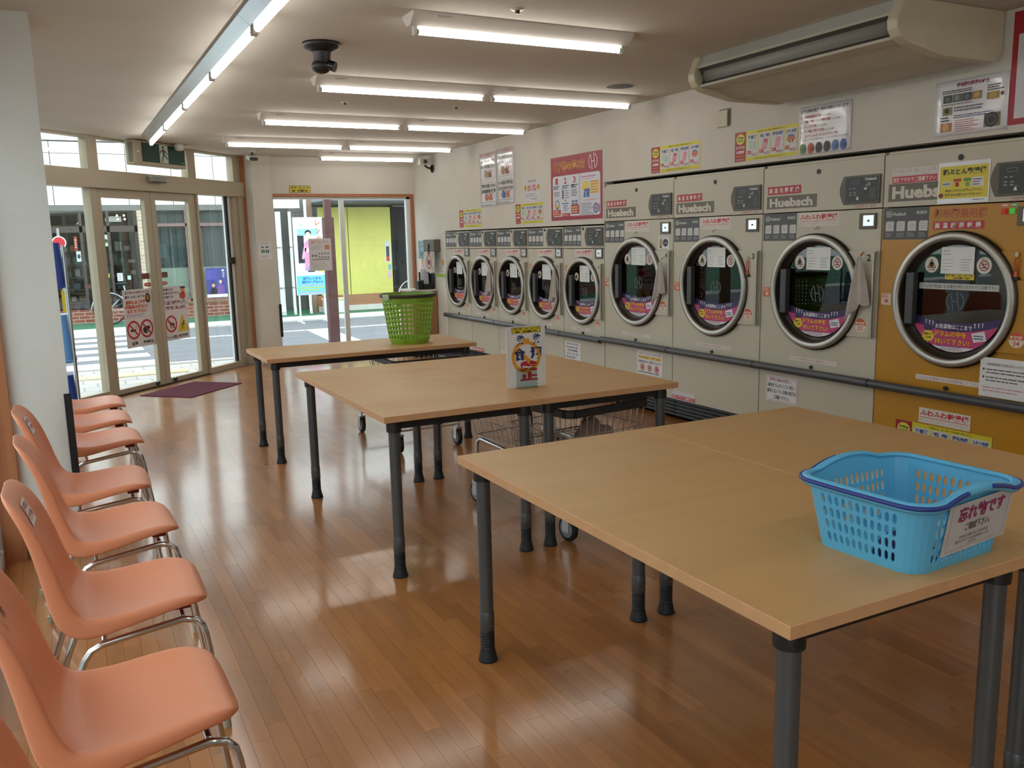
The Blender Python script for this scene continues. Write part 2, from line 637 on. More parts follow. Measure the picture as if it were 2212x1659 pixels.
# ---- pillar beside the doors
pl = MB().prism([(2.225, 11.13), (2.465, 11.13), (2.465, 11.55), (2.12, 11.55), (2.12, 11.33)], 0, ZC, 0, 'xy')
pillar = struct('pillar', pl, m_wall, 'white papered pillar between the doors and the wide window')
b = MB().box(2.215, 2.475, 11.12, 11.13, 0, 0.075)
b.build('baseboard', m_base, pillar)
b = MB().box(2.452, 2.482, 11.112, 11.142, 0.33, 0.745)
b.build('corner_guard', m_blackrub, pillar)
# ---- front wall behind the camera
struct('wall_front', MB().box(-0.44, 5.5, -3.1, -3.0, 0, ZC), m_wall)
# ---- left wall with two glazed bays, the column between them, and an added unseen bay
wl = MB()
wl.box(-0.48, -0.36, -3.0, 0.9, 2.32, ZC).box(-0.48, -0.36, -3.0, 0.9, -0.1, 0.06).box(-0.48, -0.36, 0.62, 0.92, 0, ZC)
wl.box(-0.48, -0.36, 0.9, 8.84, 2.32, ZC)
wl.box(-0.48, -0.36, 0.9, 8.84, -0.1, 0.06)
wall_left = struct('wall_left', wl, m_wall_cool)
cl = MB().box(-0.48, -0.005, 4.74, 5.10, 0, ZC)
column = struct('column', cl, m_wall_cool, 'pale papered column behind the orange chairs')
b = MB().box(-0.26, 0.0, 4.73, 4.74, 0, 0.075)
b.build('baseboard', m_base, column)
b = MB().box(-0.03, 0.004, 4.729, 4.76, 0.335, 0.80)
b.build('corner_guard', m_blackrub, column)
b = MB().box(-0.36, -0.262, 4.70, 4.74, 0, ZC)
struct('trim_1', b, m_trimwood, 'wooden jamb board between the column and the side window')
def bay(name, y0, y1, nm):
    o = thing(name, None, None, (-0.42, 0, 0), kind='structure')
    f = MB()
    f.box(-0.03, 0.035, y0, y0 + 0.06, 0.06, 2.32).box(-0.03, 0.035, y1 - 0.06, y1, 0.06, 2.32)
    f.box(-0.03, 0.035, y0, y1, 0.06, 0.16).box(-0.03, 0.035, y0, y1, 2.25, 2.32)
    for k in range(1, nm):
        yc = y0 + (y1 - y0) * k / nm
        f.box(-0.03, 0.03, yc - 0.03, yc + 0.03, 0.16, 2.25)
    f.build('window_frame', m_white_alu, o, bevel=0.003)
    for k in range(nm):
        a = y0 + (y1 - y0) * k / nm; e = y0 + (y1 - y0) * (k + 1) / nm
        MB().box(-0.004, 0.004, a + 0.03, e - 0.03, 0.15, 2.26).build('glass_pane', m_glass, o)
    return o
bay('window_1', 0.92, 4.70, 3)
bay('window_added', -2.98, 0.62, 3)  # unseen bay added to let more daylight reach the foreground
bay('window_2', 5.12, 8.78, 3)

# ---- back window
w3 = thing('window_3', 'wide two-pane sliding window in the back wall', None, (0, YB + 0.06, 0), kind='structure')
f = MB()
f.box(2.465, 4.33, -0.03, 0.04, 0.05, 0.12).box(2.465, 4.33, -0.03, 0.04, 2.055, 2.10)
f.box(2.465, 2.50, -0.03, 0.04, 0.05, 2.10).box(4.275, 4.335, -0.03, 0.04, 0.05, 2.10)
f.build('window_frame', m_white_alu, w3, bevel=0.002)
MB().box(3.345, 3.407, -0.045, 0.0, 0.11, 2.06).build('meeting_stile', m_white_alu, w3, bevel=0.002)
MB().box(2.49, 3.38, -0.025, -0.018, 0.11, 2.06).build('glass_pane', m_glass, w3)
MB().box(3.38, 4.28, 0.01, 0.017, 0.11, 2.06).build('glass_pane', m_glass, w3)
b = MB().box(2.465, XD, YB - 0.015, YB + 0.02, 2.085, 2.122).box(4.334, XD, YB - 0.015, YB + 0.09, 0.05, 2.085)
struct('trim_2', b, m_trimwood, 'brown wooden casing over the wide back window', bevel=0.002)

# ---- entrance: chamfered glazed wall with a pair of sliding doors (local x runs along the wall, -y faces the room)
ent = thing('window_4', 'glazed entrance wall with transoms and side lights', None, DOOR_O, DOOR_A, kind='structure')
f = MB().box(-0.5, 2.94, -0.09, 0.07, 2.08, 2.255)
f.build('head_beam', m_alu, ent, bevel=0.004)
f = MB()
f.box(-0.5, 2.94, -0.04, 0.04, 2.553, ZC)
f.box(-0.5, 0.47, -0.04, 0.04, 0, 0.075)
f.box(2.06, 2.94, -0.04, 0.05, 0, 0.07)
f.build('frame_rail', m_alu, ent, bevel=0.003)
for a, e in ((0.468, 0.607), (1.955, 2.092), (2.80, 2.94)):
    f = MB().box(a, e, -0.045, 0.045, 2.255, 2.554)
    f.build('transom_post', m_alu, ent, bevel=0.003)
f = MB().box(0.457, 0.535, -0.05, 0.05, 0, 2.08); f.build('door_post', m_alu, ent, bevel=0.004)
f = MB().box(2.06, 2.09, -0.05, 0.05, 0, 2.08); f.build('door_post', m_alu, ent, bevel=0.003)
f = MB().box(2.69, 2.755, 0.0, 0.07, 0.07, 2.08); f.build('slide_stile', m_white_alu, ent, bevel=0.003)
f = MB().box(2.755, 2.85, -0.04, 0.07, 0, 2.08); f.build('side_jamb', m_alu, ent, bevel=0.003)
f = MB().box(2.85, 2.94, -0.07, 0.07, 0, 2.08); f.build('side_jamb', m_alu, ent, bevel=0.003)
f = MB().box(2.655, 2.69, -0.01, 0.02, 0.07, 2.08); f.build('rubber_seal', m_blackrub, ent)
f = MB().box(2.66, 2.735, -0.03, 0.0, 1.27, 1.35); f.build('latch_plate', mat('dark_bronze', (60, 54, 44), 0.35, 0.6), ent, bevel=0.003)
for a, e, z0, z1 in ((-0.5, 0.47, 0.07, 2.085), (2.085, 2.67, 0.065, 2.085), (-0.5, 0.47, 2.25, 2.556), (0.605, 1.957, 2.25, 2.556), (2.09, 2.80, 2.25, 2.556)):
    MB().box(a, e, -0.004, 0.004, z0, z1).build('glass_pane', m_glass, ent)

door = thing('door_1', 'pair of beige framed glass sliding doors', None, DOOR_O, DOOR_A, kind='structure')
def leaf(s0, s1, g0, g1):
    f = MB()
    y0, y1 = -0.03, 0.02
    f.box(s0, g0, y0, y1, 0.012, 2.078).box(g1, s1, y0, y1, 0.012, 2.078)
    f.box(g0, g1, y0, y1, 0.012, 0.062).box(g0, g1, y0, y1, 1.993, 2.078)
    o = f.build('door_leaf', m_alu, door, bevel=0.003)
    MB().box(g0 - 0.01, g1 + 0.01, -0.009, -0.001, 0.055, 2.0).build('glass_pane', m_glass, o)
    return o
l1 = leaf(0.537, 1.313, 0.612, 1.222)
l2 = leaf(1.317, 2.058, 1.392, 1.940)
for l, xx in ((l1, 1.17), (l2, 1.455)):
    MB().cyl((xx, -0.052, 0.04), (xx, -0.03, 0.04), 0.02, n=14).build('floor_lock', m_black, l)
for l, x0 in ((l1, 1.105), (l2, 1.395)):
    P = Print(-0.0095)
    P.rect(x0, x0 + 0.115, 1.165, 1.225, (92, 74, 64))
    P.text('自動ドア', x0 + 0.012, x0 + 0.103, 1.178, 1.212, (190, 60, 50), 1, 0.02)
    q = x0 + (0.02 if l is l1 else 0.0)
    P.poly([(q, 1.085), (q + 0.085, 1.085), (q + 0.105, 1.105), (q + 0.085, 1.125), (q, 1.125)] if l is l2 else
           [(q + 0.105, 1.085), (q + 0.02, 1.085), (q, 1.105), (q + 0.02, 1.125), (q + 0.105, 1.125)], (196, 92, 62))
    P.text('手動', q + 0.03, q + 0.075, 1.093, 1.117, (236, 216, 200), 1, 0.01)
    P.build('sticker', l)
MB().box(0.5, 2.08, -0.05, 0.06, -0.02, 0.010).build('threshold', mat('dark_bronze', (60, 54, 44), 0.35, 0.6), door)
tr = MB().box(2.94, 3.03, -0.09, 0.1, 0, ZC)
o = struct('trim_3', tr, m_trimwood, 'brown wooden jamb board at the end of the glazed entrance wall', loc=DOOR_O, rot=(0, 0, DOOR_A), bevel=0.003)
# ================================================================== outside: the street seen through the glass
GZ = -0.10
m_asph = mat('asphalt', (118, 120, 126), 0.85, var=0.12, vscale=3, bump=0.2, bscale=90)
m_pave = brick_mat('pavers', (190, 184, 178), (176, 172, 170), (150, 146, 142), bw=0.3, rh=0.3, axes='XY', ms=0.01)
m_paint = mat('road_paint', (238, 240, 240), 0.7, var=0.06, vscale=6)
m_green = mat('green_pavement', (62, 116, 88), 0.8, var=0.1, vscale=4)
m_kerb = mat('kerb_concrete', (214, 212, 206), 0.85, var=0.06)
m_clad = mat('white_cladding', (240, 240, 238), 0.55, var=0.03)
m_shopframe = mat('brown_shop_frame', (74, 64, 58), 0.5)
m_greyb = mat('grey_concrete', (118, 118, 114), 0.8, var=0.08, vscale=2)
m_brick = brick_mat('red_brick', (150, 84, 66), (126, 66, 54), (170, 160, 150), bw=0.22, rh=0.075)
m_pbrick = brick_mat('pale_brick', (196, 178, 152), (180, 160, 134), (210, 204, 196), bw=0.2, rh=0.075)
m_dark = mat('dark_interior', (44, 42, 42), 0.9)
m_yellow = mat('yellow_shutter', (208, 206, 112), 0.7, var=0.05, vscale=1.5)
m_pipe = mat('white_pipe', (226, 228, 230), 0.45)
m_shopglass = glass_mat('shop_glass', (0.80, 0.85, 0.86), 1.5, 1.3)
m_chrome = mat('chrome', (205, 208, 212), 0.12, metal=1.0)
m_steel = mat('brushed_steel', (170, 172, 172), 0.32, metal=1.0)

struct('road', MB().box(-40, 40, 12.72, 18.0, GZ - 0.1, GZ), m_asph, 'grey asphalt road outside the glass')
struct('side_road', MB().box(-40, -1.95, -30, 12.72, GZ - 0.1, GZ), m_asph)
struct('sidewalk', MB().box(-1.95, 40, -30, 12.6, GZ - 0.1, GZ), m_pave, 'pale paved sidewalk outside the doors')
struct('kerb_near', MB().box(-1.95, 40, 12.6, 12.72, GZ - 0.1, GZ + 0.02), m_kerb)
struct('kerb_far', MB().box(-40, 40, 18.0, 18.9, GZ - 0.1, GZ + 0.03), m_kerb, 'pale kerb across the road')
struct('pavement_far', MB().box(-40, 40, 18.9, 40, GZ - 0.1, GZ + 0.01), m_green, 'green pavement strip across the road')
cw = thing('crosswalk', 'white zebra crosswalk painted on the road', 'crosswalk', (0, 0, GZ))
for k in range(6):
    y = 12.86 + k * 0.93
    MB().box(-2.6, 1.12 - k * 0.01, y, y + 0.46, 0, 0.004).build('stripe', m_paint, cw)
tag(MB().box(1.2, 40, 16.0, 16.12, GZ, GZ + 0.004).build('edge_line', m_paint), 'thin white edge line painted along the road', 'road marking')
tag(MB().prism([(4.02, 16.0), (4.42, 16.0), (4.30, 12.8), (3.80, 12.8)], GZ, GZ + 0.004, 0, 'xy').build('stop_line', m_paint), 'broad white stop line across the road behind the brown post', 'road marking')
tp = thing('tactile_paving', 'faded yellow tactile paving strip on the sidewalk by the crosswalk', 'paving', (0, 0, GZ))
for k in range(9):
    MB().box(-1.3 + k * 0.3, -1.01 + k * 0.3, 11.75, 12.04, 0, 0.012).build('tile', mat('tactile_yellow', (226, 206, 158), 0.8), tp, bevel=0.004, seg=1)

# ---- shop across the road
FY = 20.6
shop = thing('corner_shop', 'shop across the road with white cladding, dark front and brick base', 'building', (0, FY, 0))
MB().box(-5, 4.35, 0.25, 0.4, 2.28, 3.72).box(-5, 4.35, 0.25, 6.0, 3.68, 3.74).box(-5, -3.0, 0.1, 0.4, GZ, 2.4).build('wall', m_greyb, shop)
xs = [-4.9, -4.0, -3.12, -2.24, -1.36, -0.48, 0.09, 0.655, 1.527, 2.42, 3.307, 4.2]
for z0, z1 in ((2.40, 3.452), (3.464, 3.69)):
    for a, e in zip(xs, xs[1:]):
        MB().box(a + 0.007, e - 0.007, 0.12, 0.26, z0, z1).build('cladding_panel', m_clad, shop)
MB().box(-5, 4.35, 0.1, 0.35, 2.28, 2.40).build('fascia', m_greyb, shop)
fr = MB()
fr.box(-3.0, 1.64, 0.1, 0.2, 1.83, 1.96)
for xx in (-3.0, -2.0, -1.0, -0.08, 0.50, 1.03, 1.58):
    fr.box(xx, xx + 0.06, 0.1, 0.2, 0.2, 2.28)
fr.build('shop_frame', m_shopframe, shop)
for a, e in ((-2.94, -2.0), (-1.94, -1.0), (-0.94, -0.08), (-0.02, 0.50), (0.56, 1.03), (1.09, 1.58)):
    MB().box(a, e, 0.14, 0.15, 0.22, 1.83).build('shop_pane', m_shopglass, shop)
    MB().box(a, e, 0.14, 0.15, 1.96, 2.28).build('transom_pane', m_shopglass, shop)
MB().box(-5, 1.66, 0.06, 0.3, GZ, 0.2).build('brick_base', m_brick, shop)
MB().box(1.64, 1.77, 0.0, 0.3, GZ, 2.28).build('brick_pier', m_pbrick, shop)
MB().box(-5, 1.7, 2.2, 2.3, GZ, 2.4).box(1.7, 1.76, 0.3, 2.2, GZ, 2.4).box(-5, 1.7, 0.2, 2.2, -0.1, 0.0).box(-5, 1.7, 0.26, 2.2, 2.36, 2.4).build('shop_interior', mat('dim_interior', (120, 112, 104), 0.9), shop)
MB().box(-5, 4.35, 0.4, 6, GZ, 0.0).build('back_floor', m_greyb, shop)
g = MB(); rg = random.Random(5)
gm = [mat('goods_%d' % i, c, 0.6) for i, c in enumerate([(190, 176, 160), (120, 70, 60), (90, 110, 90), (200, 190, 170), (150, 120, 90), (80, 90, 110), (214, 120, 90), (70, 80, 70)])]
for sh in range(6):
    zz = 0.08 + sh * 0.27
    xx = -2.9
    while xx < 1.5:
        w_ = 0.05 + rg.random() * 0.13
        g.box(xx, xx + w_, 0.75 + 0.2 * (sh % 2), 1.0 + 0.2 * (sh % 2), zz, zz + 0.06 + rg.random() * 0.18, rg.randrange(8))
        xx += w_ + 0.02 + rg.random() * 0.1
tag(g.build('shop_goods', gm, shop), kind='stuff')
gs = MB()
for sh in range(6):
    gs.box(-2.95, 1.5, 0.7, 1.25, 0.05 + sh * 0.27, 0.075 + sh * 0.27)
gs.build('shop_shelf', m_shopframe, shop)
lm = MB()
for dx, dz in ((-0.05, 0.05), (0.09, 0.05), (-0.04, -0.03), (0.1, -0.03)):
    lm.sphere((1.33 + dx, 0.5, 2.14 + dz), 0.022, 6)
lm.build('ceiling_lamp', emit_mat('shop_lamp', (255, 244, 220), 6.0), shop)
P = Print(0.139)
P.rect(0.945, 1.035, 1.53, 1.775, (214, 222, 210)); P.disc(0.99, 1.64, 0.045, (70, 130, 70), 1); P.disc(0.99, 1.65, 0.025, (40, 60, 40), 2)
P.rect(0.40, 0.49, 1.22, 1.44, (206, 214, 220)); P.disc(0.445, 1.33, 0.03, (60, 66, 74), 1, rz=0.05)
P.rect(0.93, 1.0, 0.86, 0.95, (220, 206, 70)); P.rect(1.15, 1.26, 0.78, 0.95, (230, 232, 234)); P.lines(1.165, 1.245, 0.80, 0.93, 4, (150, 150, 156), 1)
P.rect(1.35, 1.42, 0.80, 0.89, (190, 216, 210)); P.rect(0.38, 0.44, 1.45, 1.75, (150, 60, 48)); P.lines(0.39, 0.43, 1.5, 1.7, 4, (220, 200, 180), 1)
P.build('window_notice', shop)
# glazed part to the right: grey panels standing in for the pane's reflection, cream film, poster
fr = MB().box(1.77, 4.35, 0.1, 0.2, 0.26, 0.33).box(1.77, 4.35, 0.1, 0.2, 1.93, 2.0)
for xx in (1.77, 2.62, 3.50, 4.29):
    fr.box(xx, xx + 0.05, 0.1, 0.2, 0.26, 2.28)
fr.build('display_frame', mat('mauve_frame', (128, 104, 100), 0.5), shop)
for a, e in ((1.82, 2.62), (2.67, 3.5), (3.55, 4.29)):
    MB().box(a, e, 0.14, 0.15, 0.33, 2.28).build('display_pane', m_shopglass, shop)
bl = MB()
for k in range(16):
    bl.box(1.8 + k * 0.16, 1.95 + k * 0.16, 0.24, 0.25, 1.01, 2.28, k % 2)
bl.build('reflection_panel', [mat('grey_blind', (104, 110, 108), 0.8), mat('grey_reflection_b', (92, 98, 98), 0.8)], shop)
MB().box(1.77, 4.34, 0.22, 0.26, 0.30, 1.02).build('cream_film', mat('cream_film', (206, 208, 186), 0.7), shop)
MB().box(1.66, 4.35, 0.0, 0.3, GZ, 0.24).build('brick_base', m_brick, shop)
MB().box(1.77, 4.35, -0.03, 0.2, 0.24, 0.27).build('sill', mat('brown_sill', (150, 112, 80), 0.6), shop)
MB().box(1.8, 4.3, 0.26, 0.3, 0.3, 2.4).box(4.30, 4.36, 0.05, 3.0, GZ, 3.7).build('wall', m_dark, shop)
po = thing('theatre_poster', 'blue poster of two people taped to the far shop window', 'poster', (2.97, FY + 0.09, 0.33))
sheet('sheet', 0.45, 0.66, ink((236, 238, 240)), po)
P = Print(-0.0012)
P.rect(0, 0.45, 0.07, 0.66, (62, 66, 150)); P.rect(0.02, 0.2, 0.4, 0.62, (86, 84, 170), 1)
P.poly([(0.06, 0.07), (0.08, 0.17), (0.12, 0.22), (0.2, 0.22), (0.25, 0.15), (0.26, 0.07)], (38, 40, 48), 1)
P.disc(0.15, 0.27, 0.035, (220, 170, 130), 2, rz=0.045); P.disc(0.15, 0.30, 0.036, (30, 28, 30), 1, rz=0.04)
P.poly([(0.23, 0.07), (0.24, 0.24), (0.28, 0.3), (0.35, 0.3), (0.39, 0.22), (0.38, 0.07)], (120, 80, 160), 2)
P.disc(0.31, 0.35, 0.032, (232, 186, 160), 3, rz=0.042); P.disc(0.31, 0.375, 0.036, (30, 26, 30), 2, rz=0.04)
P.text('夢', 0.35, 0.41, 0.57, 0.63, (232, 234, 240), 2, 0.02); P.text('の', 0.36, 0.41, 0.51, 0.56, (232, 234, 240), 2, 0.02); P.text('宿', 0.36, 0.41, 0.44, 0.5, (232, 234, 240), 2, 0.02)
P.build('print', po)
# ---- narrow gap with down pipes, then the yellow shop
gap = thing('yellow_shop', 'shuttered shop with pale yellow front across the road', 'building', (0, 19.9, 0))
MB().box(4.37, 5.35, 1.2, 1.3, GZ, 2.6).box(4.37, 9, 1.4, 1.5, GZ, 4).build('wall', m_greyb, gap)
MB().box(4.37, 4.98, -0.05, 0.1, 2.28, 2.5).build('awning', m_clad, gap)
MB().box(5.16, 5.27, 0.0, 0.15, GZ, 2.6).build('brown_post', mat('brown_post', (140, 116, 100), 0.6), gap)
MB().box(4.86, 5.4, 0.5, 0.6, 1.2, 2.6).build('block_wall', brick_mat('grey_block', (132, 132, 128), (120, 120, 118), (100, 100, 98), bw=0.4, rh=0.2), gap)
MB().box(5.27, 9, 0.3, 0.5, 2.32, 3.4).build('fascia', mat('slate_fascia', (140, 146, 148), 0.7), gap)
MB().box(5.27, 9, -1.1, 0.3, 2.34, 2.40).build('eave', mat('dark_eave', (60, 60, 60), 0.7), gap)
for a, e in ((5.42, 6.11), (6.13, 7.17)):
    MB().box(a, e, 0.1, 0.14, 0.28, 2.3).build('yellow_panel', m_yellow, gap)
MB().box(5.3, 7.2, 0.08, 0.2, 0.02, 0.28).build('base_rail', mat('brown_rail', (160, 116, 84), 0.7), gap)
MB().box(5.3, 7.2, 0.0, 0.3, GZ, 0.03).build('plinth', m_kerb, gap)
MB().box(7.19, 9, 0.8, 0.9, GZ, 2.4).box(7.19, 7.24, 0.1, 0.9, GZ, 2.4).build('alcove', m_dark, gap)
P = Print(0.099)
P.rect(7.0, 7.14, 1.0, 1.5, (200, 202, 204)); P.rect(7.03, 7.11, 1.12, 1.38, (60, 60, 66), 1); P.rect(7.03, 7.11, 1.03, 1.14, (190, 60, 40), 2); P.rect(7.05, 7.15, 0.62, 0.80, (206, 170, 180)); P.rect(7.07, 7.15, 0.82, 0.95, (110, 170, 190))
P.build('sticker', gap)
for x, r_, zt, nm in ((4.46, 0.06, 2.3, 'thick white down pipe in the gap by the banner'), (4.72, 0.035, 2.3, 'thin white down pipe beside the thick one'), (5.08, 0.035, 2.6, 'thin white down pipe behind the banner')):
    pp = thing('down_pipe', nm, 'pipe', (x, 19.78, GZ))
    MB().cyl((0, 0, 0.16), (0, 0, zt), r_, n=12).build('pipe', m_pipe, pp)
    q = [(0, 0, 0.2), (0, -0.02, 0.12), (-0.02, -0.1, 0.05), (-0.03, -0.16, 0.04)]
    MB().tube(q, r_, 10).build('elbow', m_pipe, pp)
    for zz in (0.6, 1.5):
        MB().cyl((0, 0, zz), (0, 0, zz + 0.03), r_ * 1.2, n=12).build('bracket', m_steel, pp)
bn = thing('banner_stand', 'tall rental banner with a figure in pink kimono across the road', 'banner', (4.27, 17.6, GZ))
MB().box(-0.01, 0.60, 0.0, 0.03, 0.56, 2.11).build('board', ink((236, 246, 250)), bn, bevel=0.004)
MB().box(0.02, 0.05, 0.0, 0.03, 0, 0.57).box(0.54, 0.57, 0.0, 0.03, 0, 0.57).box(0.02, 0.05, -0.25, 0.25, 0, 0.03).box(0.54, 0.57, -0.25, 0.25, 0, 0.03).build('stand_leg', m_pipe, bn)
P = Print(0.0)
P.rect(0.0, 0.6, 0.57, 0.95, (110, 205, 225)); P.rect(0.06, 0.19, 1.2, 1.75, (30, 34, 44)); P.rect(0.06, 0.5, 1.75, 1.88, (150, 220, 215))
P.poly([(0.18, 1.05), (0.2, 1.45), (0.2, 1.62), (0.26, 1.66), (0.34, 1.66), (0.4, 1.6), (0.42, 1.4), (0.42, 1.05)], (240, 150, 190), 1)
P.poly([(0.2, 1.6), (0.13, 1.3), (0.17, 1.27), (0.24, 1.5)], (244, 170, 205), 2)
P.rect(0.2, 0.41, 1.42, 1.5, (250, 214, 226), 2); P.poly([(0.19, 1.05), (0.42, 1.05), (0.42, 1.22), (0.3, 1.18)], (150, 150, 220), 2)
P.disc(0.28, 1.75, 0.055, (246, 214, 190), 3, rz=0.07); P.disc(0.28, 1.80, 0.065, (30, 26, 28), 2, rz=0.06); P.rect(0.24, 0.38, 1.02, 1.05, (40, 36, 40), 2)
for i, ch in enumerate('レンタル'):
    P.text(ch, 0.44, 0.54, 1.95 - i * 0.16, 2.06 - i * 0.16, (214, 100, 60), 2, 0.02)
P.text('七五三', 0.1, 0.2, 1.93, 1.98, (110, 190, 90), 2, 0.02)
P.text('衣装レンタル', 0.12, 0.5, 0.86, 0.92, (60, 90, 190), 2, 0.05); P.text('着付けヘアセット', 0.1, 0.54, 0.79, 0.85, (60, 90, 190), 2, 0.05)
P.lines(0.08, 0.56, 0.74, 0.77, 1, (230, 150, 200), 2); P.lines(0.05, 0.58, 0.64, 0.73, 2, (196, 200, 70), 2); P.lines(0.03, 0.58, 0.58, 0.62, 1, (240, 160, 200), 2); P.disc(0.5, 1.04, 0.05, (220, 220, 90), 2, rz=0.03)
P.build('print', bn)
bxs = thing('storage_crate', 'white plastic storage crate standing behind the banner', 'crate', (5.52, 19.6, GZ))
MB().box(-0.17, 0.35, -0.15, 0.15, 0.0, 0.3).build('crate_body', m_pipe, bxs, bevel=0.02); MB().box(-0.19, 0.37, -0.17, 0.17, 0.3, 0.34).build('crate_lid', mat('cream_plastic', (220, 206, 170), 0.5), bxs, bevel=0.01)
sb = thing('stored_bicycle', 'dark bicycle leaning in the alcove beside the yellow front', 'bicycle', (7.45, 19.55, GZ), R(10))
# ---- brown steel post just outside the back window
ps = thing('street_post', 'square brown steel post standing outside the back window', 'post', (3.73, 13.2, GZ))
MB().box(-0.075, 0.075, -0.075, 0.075, 0, 1.98).build('lower_post', mat('brown_steel', (98, 66, 66), 0.45), ps, bevel=0.006)
MB().box(-0.05, 0.05, -0.05, 0.05, 1.98, 4.2).build('upper_post', mat('brown_steel', (98, 66, 66), 0.45), ps, bevel=0.005)
# ---- road sign
rs = thing('road_sign', 'round red road sign with white rim seen behind the blue baskets', 'sign', (0.09, 19.6, GZ))
MB().cyl((0, 0, 0), (0, 0, 2.0), 0.03, n=10).build('pole', m_steel, rs)
P = Print(-0.035); P.disc(0.0, 1.72, 0.13, (238, 238, 238)); P.disc(0, 1.72, 0.11, (188, 36, 48), 1); P.build('sign_face', rs)
MB().cyl((0, -0.032, 1.72), (0, -0.01, 1.72), 0.13, n=24).build('sign_disc', m_steel, rs)

# ---- bicycles
def bicycle(t, m_fr, y=0.0):
    for cx in (0.0, 1.05):
        w = MB().lathe([(0.305 + 0.016 * math.cos(a * PI / 4), 0.016 * math.sin(a * PI / 4)) for a in range(9)], (cx, 0, 0.325), 'y', 36)
        o = w.build('wheel', m_blackrub, t)
        sp = MB()
        for k in range(14):
            a = 2 * PI * k / 14
            sp.cyl((cx, 0, 0.325), (cx + 0.3 * math.cos(a), 0, 0.325 + 0.3 * math.sin(a)), 0.002, n=4)
        sp.cyl((cx, -0.04, 0.325), (cx, 0.04, 0.325), 0.025, n=10)
        sp.build('spokes', m_chrome, o)
    f = MB()
    f.tube([(0, 0.03, 0.325), (0.30, 0.02, 0.62), (0.34, 0, 0.66)], 0.009, 6).tube([(0, 0.03, 0.325), (0.42, 0.02, 0.30)], 0.009, 6)
    f.tube([(0.42, 0, 0.30), (0.30, 0, 0.82)], 0.016, 8).tube([(0.42, 0, 0.30), (0.86, 0, 0.72)], 0.018, 8).tube([(0.36, 0, 0.55), (0.86, 0, 0.76)], 0.014, 8)
    f.tube([(0.82, 0, 0.92), (0.90, 0, 0.6), (1.05, 0.0, 0.325)], 0.016, 8)
    f.build('frame', m_fr, t)
    MB().tube([(0.34 * math.cos(a), 0, 0.325 + 0.345 * math.sin(a)) for a in [R(20 + 12 * k) for k in range(14)]], 0.014, 6).build('mudguard', m_chrome, t)
    MB().tube([(0.72, -0.26, 0.98), (0.86, -0.2, 1.0), (0.84, 0, 0.96), (0.86, 0.2, 1.0), (0.72, 0.26, 0.98)], 0.011, 8).build('handlebar', m_chrome, t)
    MB().sphere((0.28, 0, 0.85), 0.1, 8, 0, 1.3, 0.8, 0.4).build('saddle', m_black, t)
    MB().tube([(0.42, 0.06, 0.3), (0.5, 0.1, 0.18)], 0.01, 6).tube([(0.42, -0.06, 0.3), (0.34, -0.1, 0.42)], 0.01, 6).build('crank', m_steel, t)
bk = thing('parked_bicycle', 'silver bicycle parked in front of the shop across the road', 'bicycle', (0.90, 19.9, GZ), R(4))
bicycle(bk, m_chrome)
bicycle(sb, m_shopframe)
# ---- houses along the side street on the left, seen only in reflections and through the side windows
for nm, x0, y0, y1, h, c, lb in (('street_house', -9.0, -8, 4.5, 6.0, (206, 204, 196), 'pale rendered house along the side street'), ('street_house', -9.5, 5.0, 12.2, 4.6, (196, 186, 168), 'cream house along the side street by the crossing')):
    hs = thing(nm, lb, 'building', (x0, 0, GZ))
    MB().box(-6, 0, y0, y1, 0, h).build('wall', mat('render_%d' % int(h * 10), c, 0.85, var=0.05), hs)
    MB().box(-6.3, 0.3, y0 - 0.3, y1 + 0.3, h, h + 0.2).build('roof', m_greyb, hs)
    for k in range(int((y1 - y0) / 2.4)):
        MB().box(0.0, 0.03, y0 + 0.8 + k * 2.4, y0 + 2.1 + k * 2.4, 0.9, 2.2).build('window', m_shopglass if False else mat('dull_pane', (70, 80, 86), 0.1), hs)
# ================================================================== the dryer row (local x to the viewer's right, -y towards the viewer)
m_enamel = mat('cream_enamel', (196, 190, 172), 0.38, var=0.02, vscale=2)
m_gold = mat('ochre_enamel', (186, 132, 14), 0.35, var=0.05, vscale=3)
m_ringm = mat('brushed_ring', (176, 174, 168), 0.36, metal=0.85)
m_tunnel = mat('door_tunnel', (44, 38, 34), 0.35)
m_bump = mat('bumper_rail', (66, 70, 74), 0.3, var=0.06, vscale=8)
m_drum = mat('drum_steel', (58, 58, 60), 0.35, metal=0.8)
m_dglass = glass_mat('dryer_glass', (0.24, 0.26, 0.27), 1.5, 1.5)
m_grey = (82, 84, 86)
m_bezel = mat('taupe_bezel', (96, 91, 80), 0.45)
m_kick = mat('kick_black', (34, 35, 38), 0.5)
m_lock = mat('lock_plate', (225, 228, 230), 0.22, metal=0.75)
m_hook = mat('clear_hook', (206, 198, 170), 0.3)
WM, WS = 0.990, 0.7184
HUEB = 'Huebsch'

